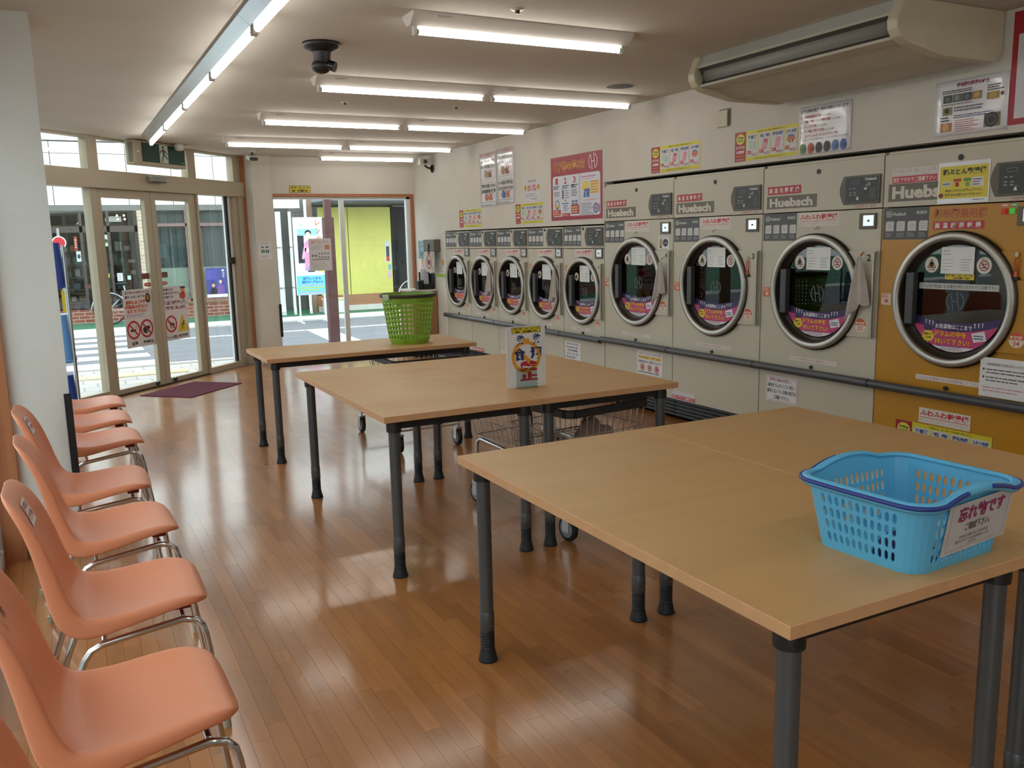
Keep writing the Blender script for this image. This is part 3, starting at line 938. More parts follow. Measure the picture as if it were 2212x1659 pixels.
def panel_hole(mb, x0, x1, z0, z1, cx, cz, r, y=0.0, t=0.025, m=0):
    ang = [2 * PI * k / 56 for k in range(56)] + [math.atan2(b - cz, a - cx) % (2 * PI) for a in (x0, x1) for b in (z0, z1)]
    ang = sorted(set(round(a, 6) for a in ang))
    ci, bo = [], []
    for a in ang:
        dx, dz = math.cos(a), math.sin(a)
        ts = []
        if dx > 1e-9: ts.append((x1 - cx) / dx)
        if dx < -1e-9: ts.append((x0 - cx) / dx)
        if dz > 1e-9: ts.append((z1 - cz) / dz)
        if dz < -1e-9: ts.append((z0 - cz) / dz)
        q = min(ts)
        ci.append((cx + r * dx, y, cz + r * dz)); bo.append((cx + q * dx, y, cz + q * dz))
    n = len(ang)
    vs = ci + bo + [(a, y + t, c) for a, b, c in ci] + [(a, y + t, c) for a, b, c in bo]
    fs = []
    for i in range(n):
        j = (i + 1) % n
        fs += [(i, i + n, j + n, j), (i, j, j + 2 * n, i + 2 * n), (i + n, i + 3 * n, j + 3 * n, j + n)]
    mb.add(vs, fs, m)

def h_mark(P, cx, cz, s, rgb, lay=0, w=0.14):
    """The round H emblem: two facing blades joined by a bar."""
    P.ring(cx, cz, s * (1 - w), s, rgb, lay, 12, 118, 242)
    P.ring(cx, cz, s * (1 - w), s, rgb, lay, 12, -62, 62)
    P.line(cx - s * 0.47, cz + s * 0.88, cx - s * 0.16, cz - s * 0.98, s * w, rgb, lay)
    P.line(cx + s * 0.16, cz + s * 0.98, cx + s * 0.47, cz - s * 0.88, s * w, rgb, lay)
    P.line(cx - s * 0.3, cz, cx + s * 0.3, cz, s * w, rgb, lay)

def glass_decal(P, cx, cz, rg):
    k = rg / 0.30
    X = lambda a: cx + a * k
    Z = lambda a: cz + a * k
    def arc(z0, sag, n=16, half=None):
        out = []
        for i in range(n + 1):
            t = -1 + 2 * i / n
            out.append((t, z0 + sag * t * t))
        return out
    rr = 0.292
    def region(z_top, sag, z_floor=None, rgb=(0, 0, 0), lay=0):
        half = math.sqrt(max(1e-4, rr * rr - (z_top + sag) ** 2))
        top = [(t * half, z) for t, z in arc(z_top, sag)]
        a1 = math.atan2(top[-1][1], top[-1][0]); a0 = math.atan2(top[0][1], top[0][0])
        if a0 > 0: a0 -= 2 * PI
        if a1 > 0: a1 -= 2 * PI
        bot = [(rr * math.cos(a1 + (a0 - a1) * i / 18), rr * math.sin(a1 + (a0 - a1) * i / 18)) for i in range(1, 18)]
        P.poly([(X(a), Z(b)) for a, b in top + bot], rgb, lay)
    region(-0.130, 0.045, rgb=(52, 36, 96))
    region(-0.178, 0.045, rgb=(196, 60, 120), lay=1)
    region(-0.262, 0.0, rgb=(222, 220, 226), lay=2)
    rd = random.Random(9)
    for i in range(26):
        a = -0.24 + 0.48 * rd.random(); b = -0.255 + 0.1 * rd.random()
        if abs(a) > 0.13 and a * a + b * b < 0.275 ** 2 and b < -0.165 + 0.3 * a * a:
            P.disc(X(a), Z(b), 0.007 * k, (240, 214, 228), 2, 8)
    for i in range(3):
        for sg in (-1, 1):
            a = sg * (0.128 + 0.022 * i); b = -0.158 + 0.5 * a * a
            P.line(X(a), Z(b), X(a), Z(b + 0.024), 0.004 * k, (240, 240, 246), 2)
            P.poly([(X(a - 0.006), Z(b + 0.018)), (X(a + 0.006), Z(b + 0.018)), (X(a), Z(b + 0.028))], (240, 240, 246), 2)
    P.text('お洗濯物はここまで', X(-0.112), X(0.112), Z(-0.165), Z(-0.138), (244, 244, 250), 2, 0.012)
    P.text('ドラムの中を', X(-0.115), X(0.085), Z(-0.212), Z(-0.174), (120, 30, 40), 2, 0.075)
    P.text('ドラムの中を', X(-0.112), X(0.082), Z(-0.210), Z(-0.176), (250, 190, 40), 3, 0.03)
    P.text('拭いて下さい!', X(-0.115), X(0.105), Z(-0.255), Z(-0.217), (120, 30, 40), 3, 0.075)
    P.text('拭いて下さい!', X(-0.112), X(0.102), Z(-0.253), Z(-0.219), (250, 190, 40), 4, 0.03)
    st = []
    for i in range(20):
        q = 0.042 if i % 2 else 0.034
        st.append((X(-0.155 + q * math.cos(2 * PI * i / 20)), Z(-0.212 + 0.85 * q * math.sin(2 * PI * i / 20))))
    P.poly(st, (232, 206, 40), 3)
    P.text('高温仕上り', X(-0.183), X(-0.127), Z(-0.208), Z(-0.194), (40, 30, 30), 4, 0.03)
    P.text('に注意!', X(-0.175), X(-0.135), Z(-0.228), Z(-0.214), (40, 30, 30), 4, 0.03)
    P.disc(X(-0.155), Z(-0.168), 0.033 * k, (40, 34, 84), 4, 16, 0.013 * k)
    P.poly([(X(0.11), Z(-0.18)), (X(0.185), Z(-0.162)), (X(0.20), Z(-0.212)), (X(0.125), Z(-0.228))], (226, 228, 236), 4)
    P.lines(X(0.125), X(0.185), Z(-0.212), Z(-0.184), 2, (70, 74, 110), 5, 3)
    P.lines(X(-0.10), X(0.10), Z(-0.266), Z(-0.259), 1, (60, 50, 100), 4, 5)
    P.lines(X(-0.075), X(0.075), Z(-0.286), Z(-0.268), 3, (150, 90, 110), 4, 8, 0.4)

def warn_stickers(P, cx, cz, dx, dz, r):
    for sg in (-1, 1):
        x, z = cx + sg * dx, cz + dz
        P.disc(x, z, r, (226, 222, 214), 0, 26, r * 1.05)
        if sg < 0:
            P.poly([(x - r * .68, z - r * .42), (x + r * .68, z - r * .42), (x, z + r * .8)], (40, 36, 34), 1)
            P.poly([(x - r * .55, z - r * .34), (x + r * .55, z - r * .34), (x, z + r * .62)], (216, 160, 50), 2)
            P.rect(x - r * .26, x + r * .26, z - r * .3, z + r * .2, (34, 30, 30), 3); P.disc(x, z + r * .22, r * .2, (34, 30, 30), 3, 10)
            P.text('注意', x - r * .5, x + r * .5, z - r * .8, z - r * .52, (150, 50, 50), 1, 0.02)
        else:
            P.ring(x, z - r * .05, r * .52, r * .66, (160, 40, 60), 1, 24)
            P.line(x - r * .42, z + r * .35, x + r * .42, z - r * .45, r * .13, (160, 40, 60), 2)
            P.rect(x - r * .3, x + r * .3, z - r * .34, z - r * .18, (50, 46, 48), 1); P.disc(x - r * .15, z + r * .1, r * .15, (60, 56, 58), 1, 10); P.disc(x + r * .2, z + r * .15, r * .13, (60, 56, 58), 1, 10)
            P.text('禁止', x - r * .4, x + r * .4, z + r * .64, z + r * .88, (160, 40, 60), 1, 0.02)

def fuwa_sign(P, x0, x1, z0, z1):
    h = z1 - z0
    P.rect(x0, x1, z0, z1, (222, 216, 208))
    P.text('ふわふわ乾燥機', x0 + 0.008, x1 - 0.008, z0 + h * .46, z1 - h * .1, (196, 34, 52), 1, 0.035)
    P.rect(x0 + 0.008, x1 - 0.008, z0 + h * .36, z0 + h * .395, (196, 34, 52), 1)
    P.text('終わってすぐ出せばシワになりません', x0 + 0.008, x1 - 0.008, z0 + h * .08, z0 + h * .30, (176, 158, 166), 1)

def instruction(P, x0, x1, z0, z1):
    w, h = x1 - x0, z1 - z0
    P.rect(x0, x1, z0, z1, m_grey)
    h_mark(P, x0 + w * .13, z1 - h * .19, h * .11, (216, 216, 214), 1, 0.2)
    P.text(HUEB, x0 + w * .21, x0 + w * .5, z1 - h * .25, z1 - h * .14, (216, 216, 214), 1, 0.02, slant=0.15)
    P.text('乾燥機', x0 + w * .73, x0 + w * .96, z1 - h * .22, z1 - h * .12, (216, 216, 214), 1, 0.01)
    for i in range(4):
        a = x0 + w * (.06 + i * .245); e = a + w * .185
        b, c = z0 + h * .27, z0 + h * .58
        n = w * .03
        P.poly([(a, b), (e, b), (e, c), (a + n, c), (a, c - n)], (206, 206, 204), 1)
        P.ring((a + e) / 2, (b + c) / 2, h * .05, h * .065, (150, 150, 152), 2, 12) if i % 2 == 0 else P.lines(a + n, e - n, b + n, c - n, 3, (160, 160, 162), 2, i, .25)
        P.lines(a, e, z0 + h * .08, z0 + h * .22, 3, (168, 168, 166), 1, 20 + i, .4)

def keypad(P, x0, x1, z0, z1):
    w, h = x1 - x0, z1 - z0
    P.rect(x0, x1, z0, z1, (54, 57, 60))
    P.text(HUEB, x0 + w * .6, x0 + w * .94, z1 - h * .15, z1 - h * .04, (206, 208, 208), 1, 0.045)
    P.ring(x0 + w * .72, z1 - h * .3, h * .04, h * .065, (210, 212, 212), 1, 14)
    P.line(x0 + w * .64, z1 - h * .3, x0 + w * .64, z1 - h * .55, w * .02, (190, 190, 190), 1)
    P.rect(x0 + w * .18, x0 + w * .4, z1 - h * .26, z1 - h * .14, (150, 152, 152), 1); P.rect(x0 + w * .19, x0 + w * .39, z1 - h * .245, z1 - h * .155, (40, 42, 42), 2)
    P.rect(x0 + w * .57, x0 + w * .66, z1 - h * .5, z1 - h * .44, (226, 228, 228), 1); P.rect(x0 + w * .61, x0 + w * .64, z0 + h * .28, z1 - h * .5, (20, 20, 20), 1)
    for i, (a, b) in enumerate(((.12, .55), (.24, .55), (.12, .38), (.26, .38), (.12, .28), (.26, .28))):
        P.rect(x0 + w * a, x0 + w * (a + .07), z0 + h * b, z0 + h * (b + .03), (180, 184, 184), 1)
    P.poly([(x0 + w * .34, z0 + h * .1), (x0 + w * .42, z0 + h * .1), (x0 + w * .40, z0 + h * .22), (x0 + w * .36, z0 + h * .22)], (226, 228, 228), 1)
    P.rect(x0 + w * .36, x0 + w * .44, z0 + h * .24, z0 + h * .27, (70, 150, 90), 1)
    P.lines(x0 + w * .76, x0 + w * .96, z0 + h * .12, z0 + h * .56, 7, (120, 124, 126), 1, 4, .3)

def dryer(yl, big, label, front, gold=False):
    w = WM if big else WS
    t = thing('tumble_dryer', label, 'dryer', (XD, yl, 0), -PI / 2, 'coin dryers along the wall')
    h = 1.948 if big else 1.598
    zs = 1.629 if big else 1.393
    cx = 0.495 if big else 0.359
    cz = 1.112 if big else 0.998
    Ro = 0.37 if big else 0.31
    rg = 0.300 if big else 0.25
    bz = 0.580 if big else 0.566
    g = 0.004
    c = MB().box(g, g + .012, .025, .85, .175, h).box(w - g - .012, w - g, .025, .85, .175, h).box(g + .012, w - g - .012, .025, .85, h - .02, h).box(g + .012, w - g - .012, .84, .85, .175, h - .02)
    c.build('cabinet', m_enamel, t)
    top = MB().box(g, w - g, 0, .025, zs + .003, h - (0.016 if big else 0.0))
    if big:
        top.box(.03, w - g, .006, .03, h - .016, h)
    top.build('upper_panel', m_enamel, t, bevel=0.003)
    mp = MB(); panel_hole(mp, g, w - g, .582, zs - .003, cx, cz, Ro - 0.02)
    mp.build('front_panel', front, t)
    MB().box(g, w - g, 0, .025, .178, .578).build('lower_panel', front, t, bevel=0.003)
    MB().box(g, w - g, .05, .09, 0.03, .175).build('kick_plate', m_kick, t)
    for k in range(5):
        MB().box(g, w - g, .028, .052, .035 + k * .029, .055 + k * .029).build('kick_slat', m_kick, t)
    MB().lathe([(Ro - .02, .025), (Ro + .03, .06), (Ro + .03, .5), (.02, .52)], (cx, 0, cz), 'y', 36).build('drum', m_drum, t)
    MB().cyl((w * .495, .01, 1.878 if big else 1.574), (w * .495, -.004, 1.878 if big else 1.574), .016, n=16).build('keyhole', m_black, t) if big else MB().cyl((.368, .01, 1.574), (.368, -.004, 1.574), .014, n=14).build('keyhole', m_black, t)
    # control panel bezel with a bowed left side
    x0, x1, z0, z1 = (.668, .972, 1.660, 1.830) if big else (.402, .706, 1.418, 1.586)
    pts = [(x1, z0), (x1, z1), (x0 + .035, z1)] + [(x0 + .035 - .03 * math.sin(PI * k / 8), z1 + (z0 - z1) * k / 8) for k in range(1, 8)] + [(x0 + .035, z0)]
    bzl = MB().prism(pts[::-1], -.012, .0).build('control_bezel', m_bezel, t, bevel=.003)
    P = Print(-.012); keypad(P, x0 + .052, x1 - .01, z0 + .01, z1 - .01); P.build('keypad', bzl)
    P = Print(); P.text('100円で  8分', x0 + .12, x1 - .03, z0 - .022, z0 - .006, (190, 80, 120), 0, 0.01); P.build('price_lettering', t)
    # instruction plate, lock, signs
    P = Print(); instruction(P, .010, (.315 if big else .33), (1.444 if big else 1.416), (1.626 if big else 1.594)); P.build('instruction_panel', t)
    if big and not gold:
        P = Print(); fuwa_sign(P, .335, .665, 1.535, 1.622); P.build('name_sticker', t)
    elif not big:
        P = Print(); fuwa_sign(P, .225, .52, 1.305, 1.387); P.build('name_sticker', t)
    lx, lz = (.892, 1.556) if big else (.638, 1.348)
    fr = MB().box(lx - .062, lx + .062, -.01, 0, lz - .047, lz + .047).build('lock_frame', m_bezel, t, bevel=.003)
    MB().box(lx - .03, lx + .05, -.014, -.008, lz - .03, lz + .036).build('lock_plate', m_lock, fr, bevel=.002)
    MB().cyl((lx + .01, -.018, lz + .002), (lx + .01, -.013, lz + .002), .006, n=10).build('lock_core', m_black, fr)
    hz = 1.535 if big else 1.318
    MB().tube([(cx, -.002, hz), (cx, -.012, hz - .012), (cx, -.02, hz - .02), (cx - .006, -.024, hz - .012)], .0035, 6).build('hook', m_hook, t)
    # door
    zl, zh = (.852, 1.378) if big else (.745, 1.258)
    ra = Ro - .02
    th1, th0 = math.asin((zh - cz) / ra), math.asin((zl - cz) / ra)
    pts = [(cx + ra * math.cos(th0 + (th1 - th0) * k / 16), cz + ra * math.sin(th0 + (th1 - th0) * k / 16)) for k in range(17)]
    dr = MB().prism([(w - .02, zl), (w - .02, zh)] + pts[::-1], -.016, -.001).build('door', front, t)
    MB().lathe([(Ro + .008, .0), (Ro + .008, -.022), (Ro - .012, -.024)], (cx, 0, cz), 'y', 56).build('door_gasket', m_black, dr)
    MB().lathe([(Ro, -.012), (Ro, -.036), (Ro - .004, -.041), (Ro - .034, -.043), (Ro - .040, -.036), (Ro - .041, -.026)], (cx, 0, cz), 'y', 64).build('door_ring', m_ringm, dr)
    MB().lathe([(Ro - .041, -.026), (Ro - .048, .0), (rg + .012, .014), (rg, .016), (rg - .004, .03)], (cx, 0, cz), 'y', 56).build('door_tunnel', m_tunnel, dr)
    MB().cyl((cx, .016, cz), (cx, .024, cz), rg + .002, n=48, smooth=False).build('glass_pane', m_dglass, dr)
    xa = cx - math.sqrt((Ro - .043) ** 2 - .15 ** 2)
    MB().box(xa + .002, xa + .055, -.028, .012, cz - .15, cz + .145).build('door_grip', mat('grip_grey', (62, 62, 64), .4), dr, bevel=.004)
    hx = w - .026
    hg = MB().cyl((hx, -.026, zl + .03), (hx, -.026, zh - .03), .0085, n=10)
    hg.build('hinge_rod', m_ringm, dr)
    for zz in (zl + .004, zh - .044):
        MB().cyl((hx, -.026, zz), (hx, -.026, zz + .04), .013, n=12).build('hinge_knuckle', m_ringm, dr)
    P = Print(.016); glass_decal(P, cx, cz, rg)
    if big:
        P.rect(cx - .10, cx + .10, cz + .142, cz + .288, (232, 236, 236))
        px0, px1, pz0, pz1 = cx - .10, cx + .10, cz + .142, cz + .288
        warn_stickers(P, cx, cz, .158, .19, .043)
    else:
        px0, px1, pz0, pz1 = cx - .085, cx + .085, cz + .085, cz + .235
        P.rect(px0, px1, pz0, pz1, (232, 236, 236))
        warn_stickers(P, cx, cz, .142, .13, .036)
    P.lines(px0 + .015, px0 + .07, pz1 - .05, pz1 - .012, 2, (150, 160, 168), 1, 2, .2)
    P.lines(px0 + .012, px0 + .08, pz0 + .012, pz0 + .085, 4, (170, 178, 184), 1, 3, .2); P.lines(px1 - .08, px1 - .012, pz0 + .012, pz0 + .085, 5, (140, 150, 158), 1, 4, .25)
    h_mark(P, cx, cz - .01, .056 if big else .045, (92, 94, 94), 0, .12)
    P.build('glass_decal', dr)
    bx, bzz, by = (.878, .925, -.016) if big else (.605, .69, 0)
    P = Print(by); r_ = .042 if big else .034
    P.disc(bx, bzz, r_, (222, 210, 196), 0); P.disc(bx, bzz, r_, (206, 92, 52), 1, 16, None, 0, 180)
    P.text('乾燥機', bx - r_ * .8, bx + r_ * .8, bzz + r_ * .08, bzz + r_ * .5, (244, 236, 226), 2, .02)
    P.text('34' if gold else ('23' if big else '13'), bx - r_ * .42, bx + r_ * .42, bzz - r_ * .75, bzz - r_ * .15, (206, 92, 62), 2, .01)
    P.build('size_sticker', dr if big else t)
    P = Print(); ox, oz = (.020, 1.06) if big else (.036, 1.185)
    q = .068 if big else .05
    P.rect(ox, ox + q, oz, oz + q, (212, 110, 66)) if not gold else P.rect(ox, ox + q, oz, oz + q, (220, 206, 190))
    P.lines(ox + .004, ox + q - .004, oz + q * .6, oz + q * .95, 2, (232, 200, 180) if not gold else (206, 100, 60), 1, 6)
    P.rect(ox + q * .35, ox + q * .75, oz + q * .2, oz + q * .5, (236, 206, 188) if not gold else (206, 110, 66), 1); P.build('caution_sticker', t)
    sx0, sx1, sz = (.285, .69, .645) if big else (.15, .48, .622)
    P = Print(); P.rect(sx0, sx1, sz, sz + .028, (224, 218, 210)); P.text('ちぢむお洗濯物は必ず低温乾燥して下さい', sx0 + .006, sx1 - .006, sz + .005, sz + .023, (170, 96, 124), 1)
    P.build('note_strip', t)
    MB().cyl((.485 if big else .354, .0, bz + .035), (.485 if big else .354, -.012, bz + .035), .012, n=12).build('bolt', m_black, t)
    br = MB().cyl((.006, -.045, bz), (w - .006, -.045, bz), .027, n=18).build('bumper_rail', m_bump, t)
    for xx in (.0, w - .007):
        MB().cyl((xx, -.045, bz), (xx + .007, -.045, bz), .0245, n=16).build('rail_joint', m_black, br)
    for xx in (.1, w - .1):
        MB().box(xx, xx + .03, -.03, 0, bz - .012, bz + .012).build('rail_bracket', m_black, br)
    if big and not gold:
        P = Print()
        P.rect(.036, .482, 1.658, 1.742, (106, 100, 88))
        P.text(HUEB, .062, .445, 1.668, 1.728, (212, 206, 192), 1, .045)
        P.rect(.042, .345, 1.752, 1.806, (176, 36, 52))
        for i, ch in enumerate('高温殺菌乾燥'):
            P.text(ch, .054 + i * .048, .054 + i * .048 + .034, 1.762, 1.796, (232, 224, 216), 1, .02)
        P.build('logo_plate', t)
    return t

def number(t, n, big):
    x, z = (.921, 1.338) if big else (.648, 1.222)
    h = .042 if big else .032
    P = Print(-.0162); P.text(str(n), x - h * .33, x + h * .33, z - h / 2, z + h / 2, (26, 26, 28), 0, .03)
    dr = [c for c in t.children if c.name.split('.')[0] == 'door'][0]
    P.build('number', dr)

YLS = {1: 3.624, 2: 4.614, 3: 5.604, 4: 6.594, 5: 7.3124, 6: 8.0308, 7: 8.7492, 8: 9.4676, 9: 10.186}
lab = {1: 'mustard yellow coin dryer nearest the camera, with the yellow futon notice',
       2: 'large cream coin dryer numbered 2, towel on its door',
       3: 'large cream coin dryer numbered 3, orange brush on its door',
       4: 'large cream coin dryer numbered 4, at the end of the tall dryers',
       5: 'small cream coin dryer numbered 5, beside the tall dryers',
       6: 'small cream coin dryer numbered 6, second from the tall dryers',
       7: 'small cream coin dryer numbered 7, middle of the five low dryers',
       8: 'small cream coin dryer numbered 8, second from the back corner',
       9: 'small cream coin dryer numbered 9, farthest, by the back corner'}
D = {}
D[2] = dryer(YLS[2], True, lab[2], m_enamel)
D[5] = dryer(YLS[5], False, lab[5], m_enamel)
for n in (3, 4):
    D[n] = copy_thing(D[2], (XD, YLS[n], 0), label=lab[n])
for n in (6, 7, 8, 9):
    D[n] = copy_thing(D[5], (XD, YLS[n], 0), label=lab[n])
for n in range(2, 10):
    number(D[n], n, n < 5)
D[1] = dryer(YLS[1], True, lab[1], m_gold, True)
P = Print()
P.rect(.036, .40, 1.662, 1.762, (106, 100, 88)); P.text('Huebsch', .062, .49, 1.676, 1.748, (212, 206, 192), 1, .045)
P.rect(.06, .352, 1.785, 1.848, (218, 212, 206)); P.text('油分を含んだ物、脱水していない物、', .066, .346, 1.822, 1.844, (176, 160, 164), 1); P.text('ドライクリーニングした物は', .066, .30, 1.79, 1.816, (176, 160, 164), 1)
P.rect(.06, .352, 1.765, 1.803, (190, 50, 70), 2); P.text('危険ですのでご遠慮下さい', .066, .346, 1.771, 1.797, (236, 226, 220), 3, .02)
P.build('logo_plate', D[1])
P = Print()
P.text('和布団兼用機', .342, .664, 1.556, 1.610, (182, 84, 52), 0, .02)
P.rect(.342, .650, 1.497, 1.540, (186, 48, 66))
for i, ch in enumerate('高温殺菌乾燥'):
    P.text(ch, .354 + i * .049, .354 + i * .049 + .032, 1.503, 1.534, (236, 226, 220), 1, .025)
P.build('name_lettering', D[1])
for xx, c, lb in ((.757, (150, 30, 26), 'red push button'), (.802, (60, 160, 60), 'green push button')):
    o = MB().box(xx - .014, xx + .014, -.012, 0, 1.568, 1.596).build('push_button', emit_mat('button_%d' % c[0], c, 0.35), D[1], bevel=.003); o['label'] = lb
P = Print()
P.rect(.735, .778, 1.604, 1.622, (206, 120, 110)); P.rect(.785, .828, 1.604, 1.622, (80, 150, 100)); P.lines(.74, .774, 1.607, 1.619, 1, (240, 230, 226), 1); P.lines(.79, .822, 1.607, 1.619, 1, (240, 240, 236), 1)
P.build('button_label', D[1])
P = Print(.0156)
P.rect(.425, .60, 1.222, 1.252, (222, 196, 40)); P.text('防犯カメラ', .432, .593, 1.238, 1.250, (30, 28, 26), 1, .03); P.text('作動中', .475, .575, 1.224, 1.236, (30, 28, 26), 1, .03)
P.rect(.265, .745, 1.166, 1.200, (196, 200, 196)); P.text('ドラム内が高温になる場合が有りますのでご注意下さい', .275, .735, 1.173, 1.194, (60, 60, 62), 1, .01)
dr1 = [c for c in D[1].children if c.name.split('.')[0] == 'door'][0]
P.build('glass_notice', dr1)

# ---- hanging towels and brushes on the door hooks
m_towel = mat('grey_towel', (196, 188, 180), 0.95, var=0.08, vscale=30, bump=0.5, bscale=400)
def towel(n, u, z, L, Wd, label, lean=0.0):
    t = thing('hanging_towel', label, 'towel', (XD, YLS[n] - u, z), -PI / 2, 'towels hung on dryer doors')
    def f(a, b):
        wd = 0.016 + (Wd - .016) * b ** .75
        ln = L * (0.96 - 0.24 * a - 0.10 * math.sin(a * PI))
        x = (a - .5) * wd + lean * b
        y = -.052 - .014 * math.sin(a * 9.5 + 1.2) * (b ** .6) - .012 * b
        return (x, y, -b * ln + .008 * math.sin(a * 13) * b)
    MB().grid(f, 18, 20).build('cloth', m_towel, t, solidify=.004)
    return t
towel(2, .880, 1.345, .41, .165, 'grey towel hanging by an orange tape beside the mustard dryer', .012)
towel(4, .888, 1.300, .37, .150, 'grey towel hanging on the last tall dryer before the low ones', -.005)
towel(6, .625, 1.215, .42, .13, 'grey towel hanging on a low dryer, next to the dryer numbered five', -.02)
towel(8, .618, 1.215, .42, .14, 'grey towel hanging on a low dryer near the back corner', -.035)
for n in (2, 4, 6, 8):
    u, z = ((.880, 1.352) if n == 2 else (.888, 1.31)) if n < 5 else (.622, 1.22)
    dr = [c for c in D[n].children if c.name.split('.')[0] == 'door'][0]
    MB().tube([(u, -.016, z + .02), (u, -.026, z + .012), (u, -.036, z - .002), (u, -.042, z + .008)], .004, 6).build('towel_hook', mat('orange_tape', (210, 110, 50), .5) if n == 2 else m_hook, dr)
for n, u, z, lb in ((1, .855, 1.362, 'orange handled brush hanging on the mustard dryer door'), (3, .875, 1.325, 'orange handled brush hanging on the door of dryer 3')):
    t = thing('hanging_brush', lb, 'brush', (XD, YLS[n] - u, z), -PI / 2)
    o_ = mat('orange_plastic', (206, 92, 40), .4)
    MB().sphere((0, -.026, 0), .012, 6, 0, .8, .5, 1.2).build('hook_pad', m_hook, t)
    MB().tube([(-.012, -.024, -.03), (0, -.026, -.012), (.012, -.024, -.03), (.008, -.024, -.085), (-.008, -.024, -.085)], .003, 6, closed=True).build('loop_handle', o_, t)
    MB().box(-.009, .009, -.030, -.019, -.115, -.085).build('brush_stem', o_, t, bevel=.003)
    MB().box(-.02, .02, -.034, -.017, -.13, -.113).build('bristles', m_black, t, bevel=.004)
# ================================================================== posters, notices and signs
m_paper = mat('white_paper', (224, 224, 226), 0.4, var=0.02)
m_lam = mat('laminated_paper', (222, 222, 226), 0.16, coat=0.4)
RED, NAVY, BLK, YEL, PINK, LRED = (176, 34, 52), (40, 60, 120), (34, 32, 34), (222, 206, 52), (226, 140, 150), (196, 84, 92)
def wall_sheet(name, label, cat, yl, yr, z0, z1, m=None, group=None, off=0.0, t=0.0015, curl=0.0):
    o = thing(name, label, cat, (XD - off, yl, z0), -PI / 2, group)
    sheet('sheet', yl - yr, z1 - z0, m or m_paper, o, t, curl=curl)
    return o, Print(-t - curl * 1.35), yl - yr, z1 - z0

# ---- big red how-to poster
o, P, w, h = wall_sheet('instruction_poster', 'large red framed poster showing how to use the dryers', 'poster', 7.522, 6.612, 1.662, 2.258, m_lam, off=.001)
P.rect(0, w, 0, h, (158, 32, 52)); P.rrect(.035, w - .035, .035, h * .70, .03, (214, 216, 224), 1)
P.text('乾燥機の使い方', .06, w * .68, h * .755, h * .925, (228, 178, 60), 1, .07); P.text('乾燥機の使い方', .063, w * .677, h * .762, h * .918, (150, 44, 40), 2, .015)
h_mark(P, w * .83, h * .855, .075, (226, 214, 214), 1, .13)
P.rect(w * .575, w * .582, .035, h * .70, (158, 32, 52), 2)
for i, (a, e) in enumerate(((.05, .2), (.23, .37), (.41, .55))):
    x0, x1 = w * a, w * e
    P.text('123'[i], (x0 + x1) / 2 - .025, (x0 + x1) / 2 + .02, h * .57, h * .67, RED, 2, .03)
    P.lines(x0, x1, h * .49, h * .555, 2, (70, 90, 140), 2, 30 + i, .6)
P.lines(w * .06, w * .19, h * .38, h * .46, 3, (90, 100, 130), 2, 3); P.rect(w * .06, w * .2, h * .19, h * .36, (204, 208, 214), 2)
P.ring(w * .13, h * .25, .034, .042, (60, 66, 74), 3); P.disc(w * .13, h * .215, .024, (212, 190, 60), 3, 16)
for i in range(4):
    P.disc(w * .245, h * (.46 - .035 * i), .014, (48, 66, 130), 2, 12); P.lines(w * .27, w * .38, h * (.45 - .035 * i), h * (.47 - .035 * i), 1, (70, 86, 140), 2, 40 + i)
P.poly([(w * .28, h * .32), (w * .32, h * .32), (w * .30, h * .29)], RED, 2); P.lines(w * .23, w * .37, h * .245, h * .28, 1, (70, 86, 140), 2, 4); P.lines(w * .25, w * .37, h * .14, h * .24, 4, (110, 130, 170), 2, 5)
P.lines(w * .42, w * .56, h * .36, h * .48, 5, (80, 100, 130), 2, 6); P.rect(w * .41, w * .47, h * .515, h * .55, (130, 190, 110), 2)
for i in range(4):
    P.rrect(w * (.42 + .065 * (i % 2)), w * (.475 + .065 * (i % 2)), h * (.27 - .04 * (i // 2)), h * (.30 - .04 * (i // 2)), .006, (96, 112, 150), 2)
for a, e, b, c in ((.05, .2, .075, .17), (.23, .39, .055, .11), (.41, .565, .09, .23)):
    P.rect(w * a, w * e, h * b, h * c, (178, 48, 58), 2); P.lines(w * a + .01, w * e - .01, h * b + .008, h * c - .008, 3, (236, 206, 150), 3, int(a * 100), .45)
P.lines(w * .61, w * .92, h * .625, h * .66, 1, (200, 110, 160), 2, 7); P.lines(w * .61, w * .9, h * .60, h * .615, 1, (206, 130, 170), 2, 9)
P.poly([(w * .62, h * .44), (w * .64, h * .57), (w * .69, h * .58), (w * .75, h * .56), (w * .75, h * .44)], (232, 206, 70), 2)
P.poly([(w * .65, h * .33), (w * .67, h * .46), (w * .77, h * .46), (w * .76, h * .33)], (76, 108, 176), 3); P.rect(w * .695, w * .705, h * .33, h * .42, (214, 216, 224), 4)
for k in range(5):
    P.rect(w * .78, w * .94, h * (.54 - .04 * k), h * (.57 - .04 * k), (232, 196, 60), 2); P.lines(w * .79, w * .93, h * (.545 - .04 * k), h * (.565 - .04 * k), 1, (196, 90, 60), 3, 60 + k)
P.text('〜しょうさいせつめい〜', w * .65, w * .9, h * .275, h * .305, (196, 50, 80), 2, .02)
P.lines(w * .61, w * .84, h * .06, h * .25, 8, (90, 110, 150), 2, 11, .4); P.ring(w * .88, h * .16, .03, .045, (80, 80, 150), 2); P.disc(w * .88, h * .16, .022, (180, 110, 160), 3, 14); P.rect(w * .935, w * .95, h * .1, h * .22, (70, 100, 170), 2)
P.build('print', o)

